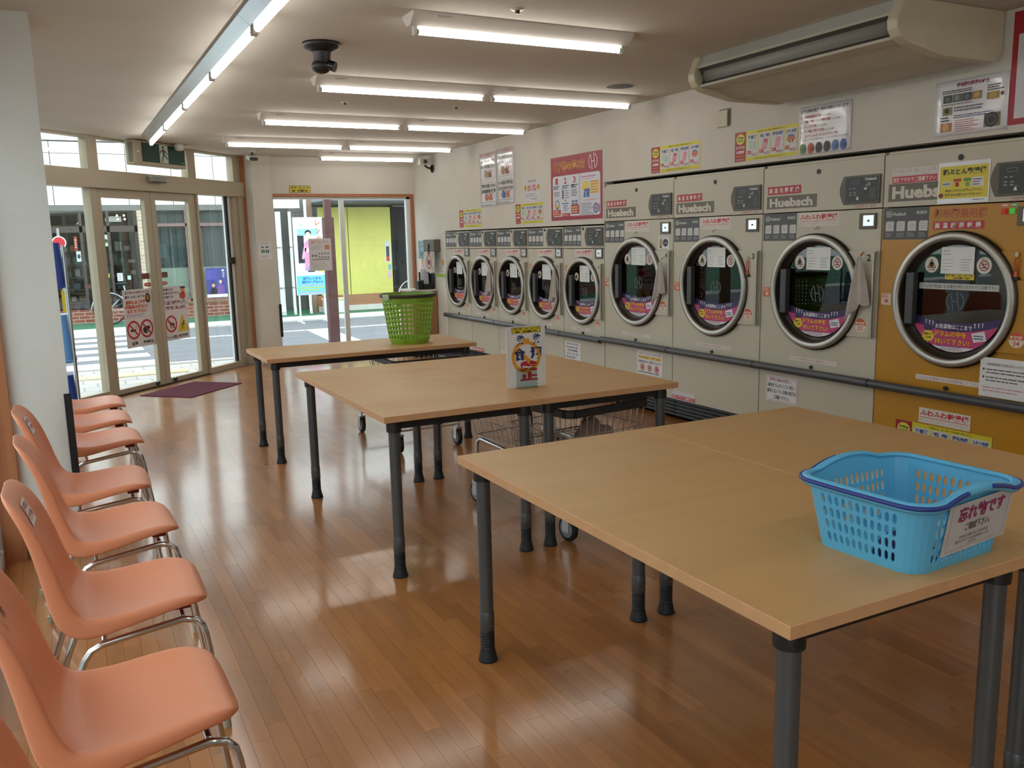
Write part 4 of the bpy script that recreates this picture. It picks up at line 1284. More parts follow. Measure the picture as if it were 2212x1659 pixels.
# ---- yellow drying-time guides
def guide(yl, yr, z0, z1, label, kg, name='guide_poster', off=0.0, full=True):
    o, P, w, h = wall_sheet(name, label, 'poster', yl, yr, z0, z1, m_lam, 'yellow drying time guides', off)
    P.rect(0, w, 0, h, (214, 204, 40)); P.rect(0, w * .185, 0, h, (158, 30, 44), 1)
    P.disc(w * .093, h * .76, w * .07, (222, 214, 70), 2, 22, h * .18)
    P.text(kg, w * .04, w * .148, h * .76, h * .85, (50, 90, 50), 3, .05); P.text('乾燥機', w * .045, w * .142, h * .66, h * .74, (50, 90, 50), 3, .04)
    P.text('乾燥時間', w * .02, w * .165, h * .42, h * .53, (232, 196, 196), 2, .02); P.text('の目安', w * .03, w * .155, h * .27, h * .38, (244, 230, 226), 2, .05)
    P.lines(w * .02, w * .165, h * .15, h * .23, 1, (214, 120, 60), 2, 3); P.lines(w * .02, w * .165, h * .04, h * .10, 1, (226, 170, 180), 2, 4)
    P.text('下着類以外、厚く重ねて乾燥機は使えません', w * .36, w * .82, h * .91, h * .965, (60, 56, 30), 2); P.text('詳細な使い方は店内の案内をご覧下さい', w * .33, w * .82, h * .03, h * .08, (60, 56, 30), 2)
    for i, (nm, mins) in enumerate((('下着類', '30分'), ('毛 布', '40分'), ('羽毛布団', '40分'), ('コタツ布団', '40分'))):
        x0 = w * (.20 + .2 * i); x1 = x0 + w * .185
        P.rrect(x0, x1, h * .12, h * .88, .012, (206, 206, 208), 2)
        P.text(nm, x0 + w * .015, x1 - w * .015, h * .72, h * .84, (40, 66, 130), 3, .04)
        cx = (x0 + x1) / 2
        if i == 0:
            P.poly([(cx - .03, h * .4), (cx - .03, h * .62), (cx - .04, h * .66), (cx + .005, h * .66), (cx, h * .4)], (176, 200, 180), 3); P.poly([(cx + .008, h * .36), (cx + .012, h * .62), (cx + .038, h * .64), (cx + .036, h * .4)], (166, 192, 178), 3)
        elif i in (1, 2):
            P.poly([(cx - .026, h * .36), (cx - .006, h * .68), (cx + .034, h * .64), (cx + .014, h * .32)], (196, 88, 104) if i == 1 else (214, 140, 150), 3); P.poly([(cx - .02, h * .38), (cx - .008, h * .56), (cx + .022, h * .54), (cx + .01, h * .35)], (222, 150, 160), 4)
        else:
            P.poly([(cx - .04, h * .5), (cx - .02, h * .66), (cx + .03, h * .66), (cx + .044, h * .5), (cx, h * .40)], (206, 110, 80), 3)
            for q in range(5):
                P.poly([(cx - .03 + q * .014, h * .47), (cx - .023 + q * .014, h * .52), (cx - .016 + q * .014, h * .47), (cx - .023 + q * .014, h * .43)], (70, 40, 60) if q % 2 else (240, 214, 170), 4)
            P.disc(cx, h * .64, .028, (84, 120, 176), 4, 16, h * .035)
        P.rrect(x0 + w * .008, x0 + w * .075, h * .22, h * .33, .005, (190, 50, 70), 5); P.lines(x0 + w * .015, x0 + w * .068, h * .25, h * .30, 1, (240, 220, 220), 6, 2)
        P.text(mins, x0 + w * .08, x1 - w * .008, h * .15, h * .25, (176, 60, 84), 5, .01)
    P.build('print', o)
guide(5.896, 5.287, 1.996, 2.198, 'yellow drying guide beside the red framed poster, above dryer 3', '23kg')
guide(4.908, 4.309, 2.000, 2.202, 'yellow drying guide touching the white prohibition notice, above dryer 2', '23kg')
guide(8.276, 7.692, 1.650, 1.852, 'yellow drying guide under the no entry notice, above the low dryers', '14kg')
guide(9.733, 9.120, 1.643, 1.845, 'yellow drying guide nearest the back corner, above the low dryers', '14kg')
guide(3.454, 2.846, 0.184, 0.386, 'yellow drying guide stuck low on the mustard dryer', '34kg', off=0.002)

# ---- white laminated notices on the wall
o, P, w, h = wall_sheet('prohibition_notice', 'white laminated notice of forbidden items, above dryer 2', 'notice', 4.303, 3.878, 1.990, 2.290, m_lam, curl=.004)
P.text('以下の物の洗濯・乾燥は禁止いたします!', .02, w - .02, h * .87, h * .945, (60, 64, 76), 1, .02)
for i, (a, b) in enumerate((('伝染病患者が使用', 'している物'), ('汚物・塗料・ペンキ等が付着', 'している物'), ('ペットに使用', 'している物'), ('カー用品・野外で使用', 'している物'), ('ゴルフシューズ・ダイビングスーツ等', ''))):
    z = h * (.755 - i * .1)
    e = w * (.12 + .037 * len(a))
    P.text('%d.' % (i + 1), .02, .035, z, z + h * .05, (80, 84, 96), 1, .01); P.text(a, w * .12, min(e, w * .93), z, z + h * .062, LRED, 1, .02)
    if b: P.text(b, min(e, w * .93) + .004, min(w * .97, e + w * .2), z, z + h * .04, (90, 94, 104), 1)
P.text('付着した物 (衣類の縮み・火災の原因になります)', .04, w * .95, h * .29, h * .33, (100, 100, 112), 1)
for i, c in enumerate(((110, 150, 96), (190, 90, 50), (60, 64, 76), (60, 64, 76), (96, 130, 190), (70, 100, 180))):
    x = w * (.1 + .155 * i)
    P.disc(x, h * .13, .026, c, 1, 12, .034); P.disc(x + .012, h * .11, .016, tuple(int(v * .75) for v in c), 2, 10)
P.build('print', o)
o, P, w, h = wall_sheet('futon_notice', 'white laminated notice with small photographs, above the mustard dryer', 'notice', 3.306, 2.886, 1.996, 2.285, m_lam, curl=.004)
P.text('和布団の乾燥の仕方', w * .30, w * .74, h * .86, h * .94, (140, 40, 66), 1, .03)
P.lines(w * .1, w * .55, h * .76, h * .83, 2, (90, 92, 100), 1, 3)
for i, c in enumerate(((70, 74, 70), (96, 104, 96), (64, 72, 70), (160, 130, 70))):
    x = w * (.12 + .135 * i)
    P.rect(x, x + w * .12, h * .60, h * .74, c, 1); P.disc(x + w * .06, h * .67, w * .035, tuple(min(255, v + 40) for v in c), 2, 12)
P.rect(w * .72, w * .88, h * .56, h * .68, (150, 150, 80), 1); P.disc(w * .8, h * .62, w * .05, (196, 160, 90), 2, 12); P.disc(w * .92, h * .63, .01, (150, 40, 60), 1, 10)
P.lines(w * .72, w * .95, h * .70, h * .82, 3, (90, 92, 100), 1, 5); P.lines(w * .1, w * .7, h * .55, h * .58, 1, (120, 100, 110), 1, 6)
P.rect(w * .12, w * .25, h * .38, h * .52, (140, 140, 90), 1); P.disc(w * .18, h * .46, w * .035, (60, 50, 46), 2, 12)
P.lines(w * .28, w * .72, h * .42, h * .52, 2, (100, 110, 130), 1, 7); P.lines(w * .28, w * .85, h * .30, h * .37, 2, (110, 120, 160), 1, 8)
P.rect(w * .1, w * .25, h * .08, h * .24, (190, 120, 84), 1); P.disc(w * .17, h * .16, w * .05, (216, 170, 120), 2, 12); P.lines(w * .1, w * .22, h * .26, h * .36, 2, (80, 84, 96), 1, 9)
P.lines(w * .3, w * .64, h * .06, h * .28, 6, (196, 120, 120), 1, 10, .4)
P.rect(w * .70, w * .91, h * .08, h * .32, (120, 110, 70), 1); P.disc(w * .80, h * .2, w * .09, (40, 42, 46), 2, 20); P.ring(w * .8, h * .2, w * .05, w * .062, (110, 114, 118), 3, 18)
P.build('print', o)
o, P, w, h = wall_sheet('red_framed_board', 'white board with a red border beside the air conditioner', 'poster', 2.885, 2.02, 2.012, 2.56, m_lam)
P.rect(0, w, 0, h, (168, 32, 48)); P.rect(.03, w - .03, .03, h - .11, (210, 210, 214), 1); P.lines(.09, w - .1, .1, h - .2, 6, (120, 120, 150), 2, 3, .4)
P.build('print', o)
F4 = (('こんな洗濯物は', (('ペットの毛がついている', 'タオルやクッションなど'), ('カー用品や野外品', 'においのキツイもの'))), ('洗濯・乾燥禁止です', (('油・ペンキ・塗料', 'ボンド等付着したもの'), ('汚物が付着したもの', '伝染病患者が使用'))))
for i, (yl, yr, zb, lb) in enumerate(((8.70, 8.292, 1.868, 'white notice forbidding pet hair and smelly items, second sheet of the pair'), (9.12, 8.712, 1.858, 'white notice forbidding oily and soiled laundry, beside its twin sheet'))):
    o, P, w, h = wall_sheet('laundry_notice', lb, 'notice', yl, yr, zb, zb + .59, m_lam, curl=.003)
    ttl, cells = F4[i]
    P.text(ttl, .02, w - .02, h * .925, h * .985, LRED, 1, .01)
    for k, (a, b) in enumerate(cells):
        z1 = h * (.905 - .455 * k); z0 = z1 - h * (.40 - .03 * k)
        for q in (((.015, w - .015, z0, z0 + .003)), ((.015, w - .015, z1 - .003, z1)), ((.015, .018, z0, z1)), ((w - .018, w - .015, z0, z1))):
            P.rect(*q, (150, 130, 136), 1)
        P.text(a, .03, w - .03, z1 - .058, z1 - .016, (60, 54, 54), 1, .02); P.text(b, .03, w - .03, z1 - .115, z1 - .072, (60, 54, 54), 1, .02)
        zc = z0 + .055
        c1 = ((150, 120, 60), (84, 110, 160), (160, 140, 80), (200, 120, 120))[i * 2 + k]
        P.disc(w * .40, zc, .05, c1, 1, 14, .038); P.disc(w * .36, zc + .03, .022, c1, 2, 10)
        P.rect(w * .55, w * .68, zc - .035, zc + .02, (60, 60, 66) if k == 0 else (206, 150, 60), 1)
        P.line(w * .56, zc - .03, w * .74, zc + .045, .012, (196, 50, 50), 2); P.line(w * .56, zc + .045, w * .74, zc - .03, .012, (196, 50, 50), 3)
    P.lines(.02, w * .9, .01, h * .05, 1, (150, 150, 156), 1, 5, .4)
    P.build('print', o)
o, P, w, h = wall_sheet('no_entry_notice', 'white no entry notice with two yellow warning signs', 'notice', 8.09, 7.732, 1.872, 2.094, m_lam)
P.text('ご用以外の方の', w * .26, w * .74, h * .84, h * .95, (60, 56, 56), 1, .02); P.text('立ち入り禁止', w * .24, w * .76, h * .45, h * .76, (196, 40, 60), 1, .03)
for x in (.12, .88):
    P.poly([(w * x - .035, h * .6), (w * x, h * .45), (w * x + .035, h * .6), (w * x, h * .78)], (214, 170, 40), 1); P.rect(w * x - .005, w * x + .005, h * .56, h * .70, (30, 28, 28), 2)
P.lines(w * .1, w * .9, h * .18, h * .36, 3, (130, 130, 136), 1, 5, .3); P.lines(w * .45, w * .9, h * .06, h * .13, 1, (120, 120, 126), 1, 6, .5)
P.build('print', o)

# ---- papers stuck on the dryers
def dsheet(n, x0, x1, z0, z1, name, label, off=.001, m=None):
    return wall_sheet(name, label, 'notice', YLS[n] - x0, YLS[n] - x1, z0, z1, m or m_paper, None, off)
o, P, w, h = dsheet(2, .076, .368, .335, .515, 'rubber_notice', 'white notice about rubber and silicone items, low on dryer 2')
for q in ((.008, w - .008, .006, .009), (.008, w - .008, h - .009, h - .006), (.006, .009, .006, h - .006), (w - .009, w - .006, .006, h - .006)):
    P.rect(*q, (176, 120, 140), 0)
P.text('乾燥機ご利用のお客様へ…', .035, w - .05, h * .79, h * .92, (180, 60, 80), 1, .02)
for i, s in enumerate(('裏地がゴムやシリコン等の', '素材になっている物の乾燥は', 'ご遠慮ください。')):
    P.text(s, (.02, .012, .07)[i], w - (.03, .012, .07)[i], h * (.555 - i * .225), h * (.715 - i * .225), (60, 60, 68), 1, .015)
P.build('print', o)
o, P, w, h = dsheet(4, .505, .864, .330, .530, 'oil_notice', 'white notice forbidding ink and oil stains, low on dryer 4')
P.text('ペンキ・シンナー・オイル等', .03, w - .03, h * .84, h * .95, (196, 110, 60), 1, .02); P.rect(.02, w - .02, h * .66, h * .80, (232, 214, 120), 0); P.text('汚れた物の洗濯、乾燥、禁止!!', .025, w - .025, h * .68, h * .78, (196, 60, 50), 1, .03)
P.text('洗濯機故障の、原因となります。', .02, w - .02, h * .5, h * .6, (80, 80, 90), 1, .015)
for i, c in enumerate(((206, 90, 70), (190, 120, 70), (206, 80, 90))):
    P.ring(w * (.22 + .28 * i), h * .30, .02, .03, c, 1, 16); P.disc(w * (.22 + .28 * i), h * .3, .015, tuple(int(v * .8) for v in c), 1, 10)
P.lines(.02, w - .02, h * .05, h * .14, 1, (90, 90, 100), 1, 3, .5); P.build('print', o)
o, P, w, h = dsheet(5, .010, .308, .324, .496, 'price_notice', 'white price notice low on dryer 5')
P.text('乾燥機ご利用のご案内', .04, w - .04, h * .83, h * .93, (180, 70, 110), 1, .01); P.lines(.03, w - .03, h * .64, h * .74, 1, (100, 100, 130), 1, 3)
P.text('低温 中温 高温', .05, w - .06, h * .46, h * .58, (60, 62, 90), 1, .03); P.text('約10分・20分・30分', .04, w - .04, h * .28, h * .38, (60, 62, 90), 1, .03); P.lines(.02, w - .02, h * .05, h * .2, 2, (90, 90, 120), 1, 5)
P.build('print', o)
for n, x0, lb in ((3, .004, 'red and white caution strip at the foot of dryer 3'), (7, .02, 'pale caution strip low on the middle one of the low dryers')):
    o, P, w, h = dsheet(n, x0, x0 + .29, .182, .25, 'caution_strip', lb)
    P.text('油分を含んだ物、脱水していない物、', .008, w - .008, h * .78, h * .96, (160, 140, 160), 1); P.text('ドライクリーニングした物は', .008, w * .8, h * .55, h * .72, (160, 140, 160), 1)
    P.rect(.004, w - .004, .004, h * .5, (180, 40, 56), 0); P.text('危険ですのでご遠慮下さい', .01, w - .01, .009, h * .45, (236, 226, 222), 1, .02); P.build('print', o)
o, P, w, h = dsheet(8, .05, .31, .182, .225, 'caution_strip', 'red lettered strip at the foot of dryer 8')
P.rect(0, w, 0, h, (180, 50, 66)); P.text('高温殺菌乾燥', .01, w - .01, .008, h - .008, (240, 226, 222), 1, .03); P.build('print', o)
o, P, w, h = dsheet(1, .362, .664, 1.636, 1.856, 'futon_dryer_sign', 'yellow futon dryer sign taped over the maker plate', m=m_lam)
P.rect(.008, w - .008, .026, h - .022, (222, 206, 66)); P.text('和ぶとん乾燥機', .025, w - .02, h * .68, h * .84, (40, 52, 44), 1, .04)
P.rect(w * .08, w * .27, h * .42, h * .53, (214, 214, 206), 1); P.rect(w * .67, w * .89, h * .38, h * .60, (226, 222, 226), 1); P.lines(w * .69, w * .87, h * .40, h * .58, 3, (100, 90, 120), 2, 4, .45); P.lines(w * .1, w * .25, h * .44, h * .51, 1, (90, 110, 150), 2, 3)
P.rect(w * .31, w * .46, h * .52, h * .59, (186, 56, 40), 1); P.rect(w * .35, w * .42, h * .40, h * .50, (160, 30, 30), 1); P.rect(w * .51, w * .65, h * .52, h * .59, (80, 150, 90), 1); P.rect(w * .55, w * .62, h * .40, h * .50, (110, 160, 120), 1)
P.text('最初にどちらかを選んで下さい。', w * .15, w * .88, h * .27, h * .34, (90, 66, 30), 1, .02); P.text('乾燥中の切替えはできません!', w * .15, w * .86, h * .17, h * .24, (90, 66, 30), 1, .02)
P.disc(w * .07, h * .2, .016, (130, 50, 40), 1, 12, .012); P.lines(w * .7, w * .93, h * .05, h * .09, 1, (120, 120, 140), 1, 3); P.build('print', o)
o, P, w, h = dsheet(1, .700, .985, .612, .822, 'futon_care_notice', 'white futon care notice with bullet points, on the mustard dryer door', off=.03)
P.text('〜和布団乾燥機ご利用にあたってのご注意〜', .03, w - .01, h * .80, h * .87, (90, 92, 100), 1, .01)
for i in range(2):
    P.disc(.022, h * (.70 - .2 * i), .006, (30, 30, 34), 1, 10); P.lines(.036, w - .01, h * (.58 - .2 * i), h * (.74 - .2 * i), 2, (80, 82, 90), 1, 3 + i, .35)
P.lines(.02, w - .02, h * .12, h * .28, 2, (206, 140, 150), 1, 8, .35); P.build('print', o)
o, P, w, h = dsheet(1, .322, .645, .395, .482, 'name_notice', 'white and red dryer name sticker low on the mustard dryer')
fuwa_sign(P, 0, w, 0, h); P.build('print', o)
o, P, w, h = dsheet(4, .800, .940, 1.385, 1.488, 'ring_notice', 'small white notice with a black speech bubble, on dryer 4')
P.text('ドアに物をかけない', .01, w - .01, h * .84, h * .95, (140, 120, 150), 1); P.disc(w * .66, h * .52, .036, (34, 34, 38), 1, 18, .03); P.text('しばり', w * .45, w * .88, h * .44, h * .58, (200, 196, 190), 2, .02)
P.disc(w * .22, h * .55, .02, (176, 140, 90), 1, 14, .032); P.rect(w * .12, w * .32, h * .12, h * .28, (60, 56, 54), 1); P.lines(.02, w - .02, h * .02, h * .1, 1, (140, 130, 150), 1, 3); P.build('print', o)

# ---- sheets on the glass doors
def door_sheet(name, label, s0, s1, z0, z1):
    d = Vector((math.cos(DOOR_A), math.sin(DOOR_A), 0)); n = Vector((d.y, -d.x, 0))
    q = Vector(DOOR_O) + d * s0 + n * .010
    o = thing(name, label, 'notice', (q.x, q.y, z0), DOOR_A)
    sheet('sheet', s1 - s0, z1 - z0, m_paper, o, .001)
    return o, Print(-.001), s1 - s0, z1 - z0
def no_sign(P, cx, cz, r):
    P.disc(cx, cz, r, (226, 214, 214), 0); P.ring(cx, cz, r * .78, r, (186, 40, 48), 1)
def bar(P, cx, cz, r):
    P.line(cx - r * .6, cz + r * .6, cx + r * .6, cz - r * .6, r * .18, (186, 40, 48), 3)
o, P, w, h = door_sheet('theft_notice', 'white notice with orange lettering, taped above the no smoking sheet on the door', .798, 1.222, .772, 1.066)
P.text('洗濯機やお手持ちカゴに', .03, w - .03, h * .84, h * .94, (120, 44, 60), 1, .03); P.text('置きっぱなし多発中!', .03, w * .76, h * .69, h * .79, (70, 40, 70), 1, .03)
P.disc(w * .86, h * .66, .04, (60, 40, 20), 1, 14, .052); P.disc(w * .86, h * .67, .026, (170, 120, 40), 2, 12, .03)
for i, (s, a, e) in enumerate((('盗難にはご注意', .08, .78), ('貴重品は手元に!!', .04, .84), ('お持ち下さい', .1, .8))):
    P.text(s, w * a, w * e, h * (.48 - .16 * i), h * (.62 - .16 * i), (206, 90, 40), 2, .05)
P.lines(w * .06, w * .9, h * .03, h * .13, 2, (140, 120, 150), 1, 5, .4); P.build('print', o)
o, P, w, h = door_sheet('no_smoking_sheet', 'white sheet with round no smoking and no eating signs on the door', .800, 1.222, .462, .768)
for i, cx in enumerate((.27, .73)):
    no_sign(P, w * cx, h * .60, .098)
    if i == 0:
        P.rect(w * cx - .05, w * cx + .03, h * .55, h * .62, BLK, 2); P.line(w * cx + .03, h * .62, w * cx + .045, h * .75, .006, (60, 60, 66), 2)
    else:
        P.disc(w * cx - .01, h * .56, .05, BLK, 2, 16, .04); P.rect(w * cx + .0, w * cx + .05, h * .6, h * .68, BLK, 2); P.disc(w * cx + .02, h * .5, .018, (220, 214, 214), 3, 10)
    bar(P, w * cx, h * .60, .098)
P.text('禁煙', w * .17, w * .37, h * .06, h * .2, BLK, 1, .05); P.text('飲食禁止', w * .54, w * .95, h * .06, h * .2, BLK, 1, .05); P.build('print', o)
o, P, w, h = door_sheet('next_customer_notice', 'white notice with purple lettering, taped above the no pets sheet on the door', 1.392, 1.797, .776, 1.066)
for i, (s, e) in enumerate((('店員又は', .44), ('順番をお待ちの', .66), ('お客様が', .44))):
    P.text(s, w * .04, w * e, h * (.83 - .14 * i), h * (.93 - .14 * i), (60, 50, 60), 1, .03)
for i, s in enumerate(('洗濯物を取出して、', '整理を進めします。')):
    P.text(s, w * (.05 + .05 * i), w * (.95 - .02 * i), h * (.30 - .2 * i), h * (.45 - .2 * i), (140, 34, 110), 2, .06)
P.disc(w * .85, h * .80, .034, (216, 150, 90), 1, 14, .04); P.disc(w * .84, h * .62, .042, (196, 70, 50), 1, 14, .045); P.rect(w * .7, w * .75, h * .52, h * .72, (196, 60, 70), 1); P.rect(w * .75, w * .95, h * .88, h * .96, (40, 40, 50), 1)
P.build('print', o)
o, P, w, h = door_sheet('no_pets_sheet', 'white sheet with a no pets sign and a yellow slipping sign on the door', 1.392, 1.797, .470, .772)
no_sign(P, w * .27, h * .60, .094)
cx, cz = w * .27, h * .6
P.poly([(cx - .05, cz + .03), (cx - .035, cz + .045), (cx - .02, cz + .015), (cx + .045, cz + .01), (cx + .05, cz - .02), (cx - .02, cz - .015)], BLK, 2)
for a in (-.015, 0.0, .03, .042):
    P.line(cx + a, cz - .01, cx + a - .004, cz - .05, .008, BLK, 2)
bar(P, cx, cz, .094)
cx = w * .74
P.poly([(cx - .098, h * .28), (cx + .098, h * .28), (cx, h * .93)], (214, 170, 90), 0); P.poly([(cx - .085, h * .30), (cx + .085, h * .30), (cx, h * .87)], (226, 200, 40), 1)
P.disc(cx + .018, h * .64, .011, BLK, 2, 10); P.line(cx + .012, h * .61, cx - .01, h * .48, .018, BLK, 2); P.line(cx - .01, h * .48, cx - .04, h * .34, .008, BLK, 2); P.line(cx - .008, h * .48, cx + .012, h * .36, .008, BLK, 2); P.line(cx + .005, h * .57, cx - .035, h * .52, .007, BLK, 2); P.line(cx + .01, h * .57, cx + .035, h * .5, .007, BLK, 2)
P.text('ペット入店禁止', w * .04, w * .51, h * .06, h * .18, BLK, 1, .03); P.text('転倒注意', w * .55, w * .93, h * .06, h * .19, BLK, 1, .05); P.build('print', o)

# ---- signs on the back wall, the pillar and the back window
def back_sheet(name, label, x0, x1, z0, z1, y=YB, m=None, cat='notice'):
    o = thing(name, label, cat, (x0, y, z0))
    sheet('sheet', x1 - x0, z1 - z0, m or m_paper, o, .001)
    return o, Print(-.001), x1 - x0, z1 - z0
def cam_sign(P, x0, x1, z0, z1):
    w, h = x1 - x0, z1 - z0
    P.rect(x0, x1, z0, z1, (30, 28, 24), 0); P.rect(x0 + .02 * w, x1 - .02 * w, z0 + h * .06, z1 - h * .06, (214, 194, 40), 1)
    P.text('防犯カメラ', x0 + w * .08, x1 - w * .06, z0 + h * .54, z1 - h * .12, (36, 32, 26), 2, .03); P.text('作動中', x0 + w * .36, x1 - w * .12, z0 + h * .12, z0 + h * .46, (36, 32, 26), 2, .04)
    P.poly([(x0 + w * .1, z0 + h * .2), (x0 + w * .26, z0 + h * .16), (x0 + w * .28, z0 + h * .34), (x0 + w * .14, z0 + h * .42)], (36, 32, 26), 2)
o, P, w, h = back_sheet('camera_notice', 'yellow security camera notice above the wide back window', 2.703, 2.975, 2.134, 2.222)
cam_sign(P, 0, w, 0, h); P.build('print', o)
o, P, w, h = back_sheet('price_sheet', 'white price sheet taped to the wide back window', 2.915, 3.212, 1.142, 1.556, y=YB + .034)
P.text('洗濯でックス', .03, w - .03, h * .83, h * .94, (214, 150, 120), 1, .03); P.rect(w * .70, w * .92, h * .66, h * .80, (206, 150, 120), 1); P.lines(w * .2, w * .66, h * .66, h * .78, 3, (180, 170, 170), 1, 4, .3); P.ring(w * .16, h * .69, .014, .019, (190, 160, 160), 1, 12)
for i in range(4):
    for j in range(2):
        P.disc(w * (.45 + .13 * i), h * (.53 - .11 * j), .013, (140, 146, 160), 1, 10)
for i in range(2):
    P.disc(w * (.16 + .14 * i), h * .47, .016, (120, 120, 140), 1, 10)
P.rect(w * .12, w * .9, h * .34, h * .365, (140, 120, 150), 1); P.lines(w * .1, w * .9, h * .06, h * .28, 5, (196, 190, 190), 1, 6, .25); P.build('print', o)
o, P, w, h = back_sheet('fire_notice', 'small white notice with four green squares on the pillar', 2.252, 2.405, 1.315, 1.535, y=11.13)
P.lines(.01, w - .01, h * .82, h * .96, 3, (150, 150, 150), 1, 3, .35)
for i in range(2):
    P.rect(w * (.18 + .36 * i), w * (.42 + .36 * i), h * .62, h * .72, (90, 140, 130), 1); P.rect(w * (.18 + .36 * i), w * (.46 + .36 * i), h * .36, h * .52, (40, 100, 84), 1); P.disc(w * (.32 + .36 * i), h * .44, .008, (210, 226, 220), 2, 8)
P.lines(.02, w - .02, h * .06, h * .22, 2, (150, 150, 150), 1, 5, .35); P.build('print', o)
# ================================================================== tables
m_top = wood_mat('table_laminate', (186, 146, 92), (200, 160, 106), 'X', 0.42, rnd=0.0, gscale=1.6, bump=0.0, rvar=0.08, spec=0.45)
m_edge = mat('table_edge', (204, 156, 112), 0.45, var=0.06, vscale=20)
m_leg = mat('grey_steel_leg', (84, 86, 88), 0.38, metal=0.35)
m_boot = mat('black_boot', (30, 33, 38), 0.6)
def table(x0, x1, y0, y1, H, label):
    w, d = x1 - x0, y1 - y0
    t = thing('folding_table', label, 'table', (x0, y0, 0), group='wood topped work tables')
    e = .003
    tp = MB().box(e, w - e, e, d - e, H - .028, H).build('table_top', m_top, t)
    eb = MB(); c = .0012
    O = [(0, 0), (w, 0), (w, d), (0, d)]; I = [(e, e), (w - e, e), (w - e, d - e), (e, d - e)]
    C = [(c, c), (w - c, c), (w - c, d - c), (c, d - c)]
    for k in range(4):
        j = (k + 1) % 4
        for A, B, za, zb_ in ((O, O, H - .028, H - c), (O, C, H - c, H - .0001), (C, I, H - .0001, H - .0001), (I, O, H - .028, H - .028)):
            eb.add([(*A[k], za), (*A[j], za), (*B[j], zb_), (*B[k], zb_)], [(0, 1, 2, 3)])
    eb.build('edge_band', m_edge, tp)
    i = .066
    fr = MB()
    fr.box(i, w - i, i - .014, i + .014, H - .07, H - .029).box(i, w - i, d - i - .014, d - i + .014, H - .07, H - .029)
    fr.box(i - .014, i + .014, i, d - i, H - .06, H - .029).box(w - i - .014, w - i + .014, i, d - i, H - .06, H - .029)
    fr.build('apron', m_black, t)
    for cx in (i, w - i):
        for cy in (i, d - i):
            lg = MB().cyl((cx, cy, .118), (cx, cy, H - .05), .025, n=18).lathe([(.025, .118), (.0268, .120), (.0268, .185), (.025, .189)], (cx, cy, 0), 'z', 18).build('leg', m_leg, t)
            MB().lathe([(.033, H - .082), (.034, H - .055), (.03, H - .03)], (cx, cy, 0), 'z', 18).build('leg_socket', m_black, lg)
            pr = [(.0, .0), (.035, .0), (.035, .006), (.031, .02), (.027, .040), (.0255, .046)]
            for k in range(7):
                z = .049 + k * .0098
                pr += [(.0258, z), (.0258, z + .0055), (.0222, z + .0065), (.0222, z + .0095)]
            pr += [(.0222, .122)]
            MB().lathe(pr, (cx, cy, 0), 'z', 18).build('boot', m_boot, lg)
            for z in (.138, .170):
                MB().box(cx - .01, cx + .006, cy - .0278, cy - .024, z, z + .003).build('height_mark', m_steel, lg)
    return t
G = .0015
table(1.183, 1.981 - G, 1.147, 2.721, .755, 'wood topped work table with the blue basket across its edge, nearest the chairs')
table(1.981 + G, 2.784, 1.147, 2.721, .755, 'near wood topped work table on the dryer side')
table(1.186, 1.972 - G, 3.504, 5.064, .755, 'middle wood topped work table on the chair side')
table(1.972 + G, 2.773, 3.504, 5.064, .755, 'middle wood topped work table on the dryer side, a wire cart under it')
table(1.191, 2.749, 5.879, 6.601, .737, 'far wood topped work table carrying the green basket')

# ================================================================== orange shell chairs (local +x is forward)
m_orange = mat('orange_polypropylene', (222, 140, 102), 0.38, var=0.03, vscale=3, bump=0.04, bscale=500)
PR = [(.256, .394, .050, .000, .001), (.253, .403, .105, .000, .004), (.246, .415, .145, .001, .010), (.232, .428, .174, .003, .016), (.206, .437, .195, .005, .022), (.165, .440, .209, .008, .026), (.100, .430, .219, .014, .030),
      (.020, .416, .223, .020, .036), (-.060, .411, .225, .026, .050), (-.112, .424, .226, .030, .062), (-.146, .462, .224, .032, .060), (-.168, .520, .219, .032, .050),
      (-.188, .600, .211, .030, .042), (-.206, .670, .203, .026, .034), (-.226, .730, .192, .020, .026), (-.246, .770, .176, .014, .018), (-.262, .794, .150, .008, .010), (-.272, .805, .112, .004, .004), (-.277, .809, .055, .001, .001)]
def cat(t, k):
    n = len(PR) - 1
    x = min(max(t, 0), 1) * n
    i = min(int(x), n - 1); f = x - i
    p = [PR[min(max(i + d, 0), n)][k] for d in (-1, 0, 1, 2)]
    return 0.5 * (2 * p[1] + (p[2] - p[0]) * f + (2 * p[0] - 5 * p[1] + 4 * p[2] - p[3]) * f * f + (3 * p[1] - p[0] - 3 * p[2] + p[3]) * f ** 3)
def shell(u, v, lift=0.0):
    """u across (-1..1), v from the front lip to the top of the back."""
    x, z, w, cup, fl = (cat(v, k) for k in range(5))
    e = 1e-3
    tx, tz = cat(v + e, 0) - cat(v - e, 0), cat(v + e, 1) - cat(v - e, 1)
    l = math.hypot(tx, tz) or 1
    nx, nz = tz / l, -tx / l
    a = abs(u)
    if a <= .8:
        y = u * w / .8 * .94; off = cup * (a / .8) ** 2.2
    else:
        q = (a - .8) / .2 * PI / 2
        y = math.copysign(w * (.94 + .06 * math.sin(q)), u); off = cup - fl * (1 - math.cos(q))
    off += lift
    return (x + nx * off, y, z + nz * off)
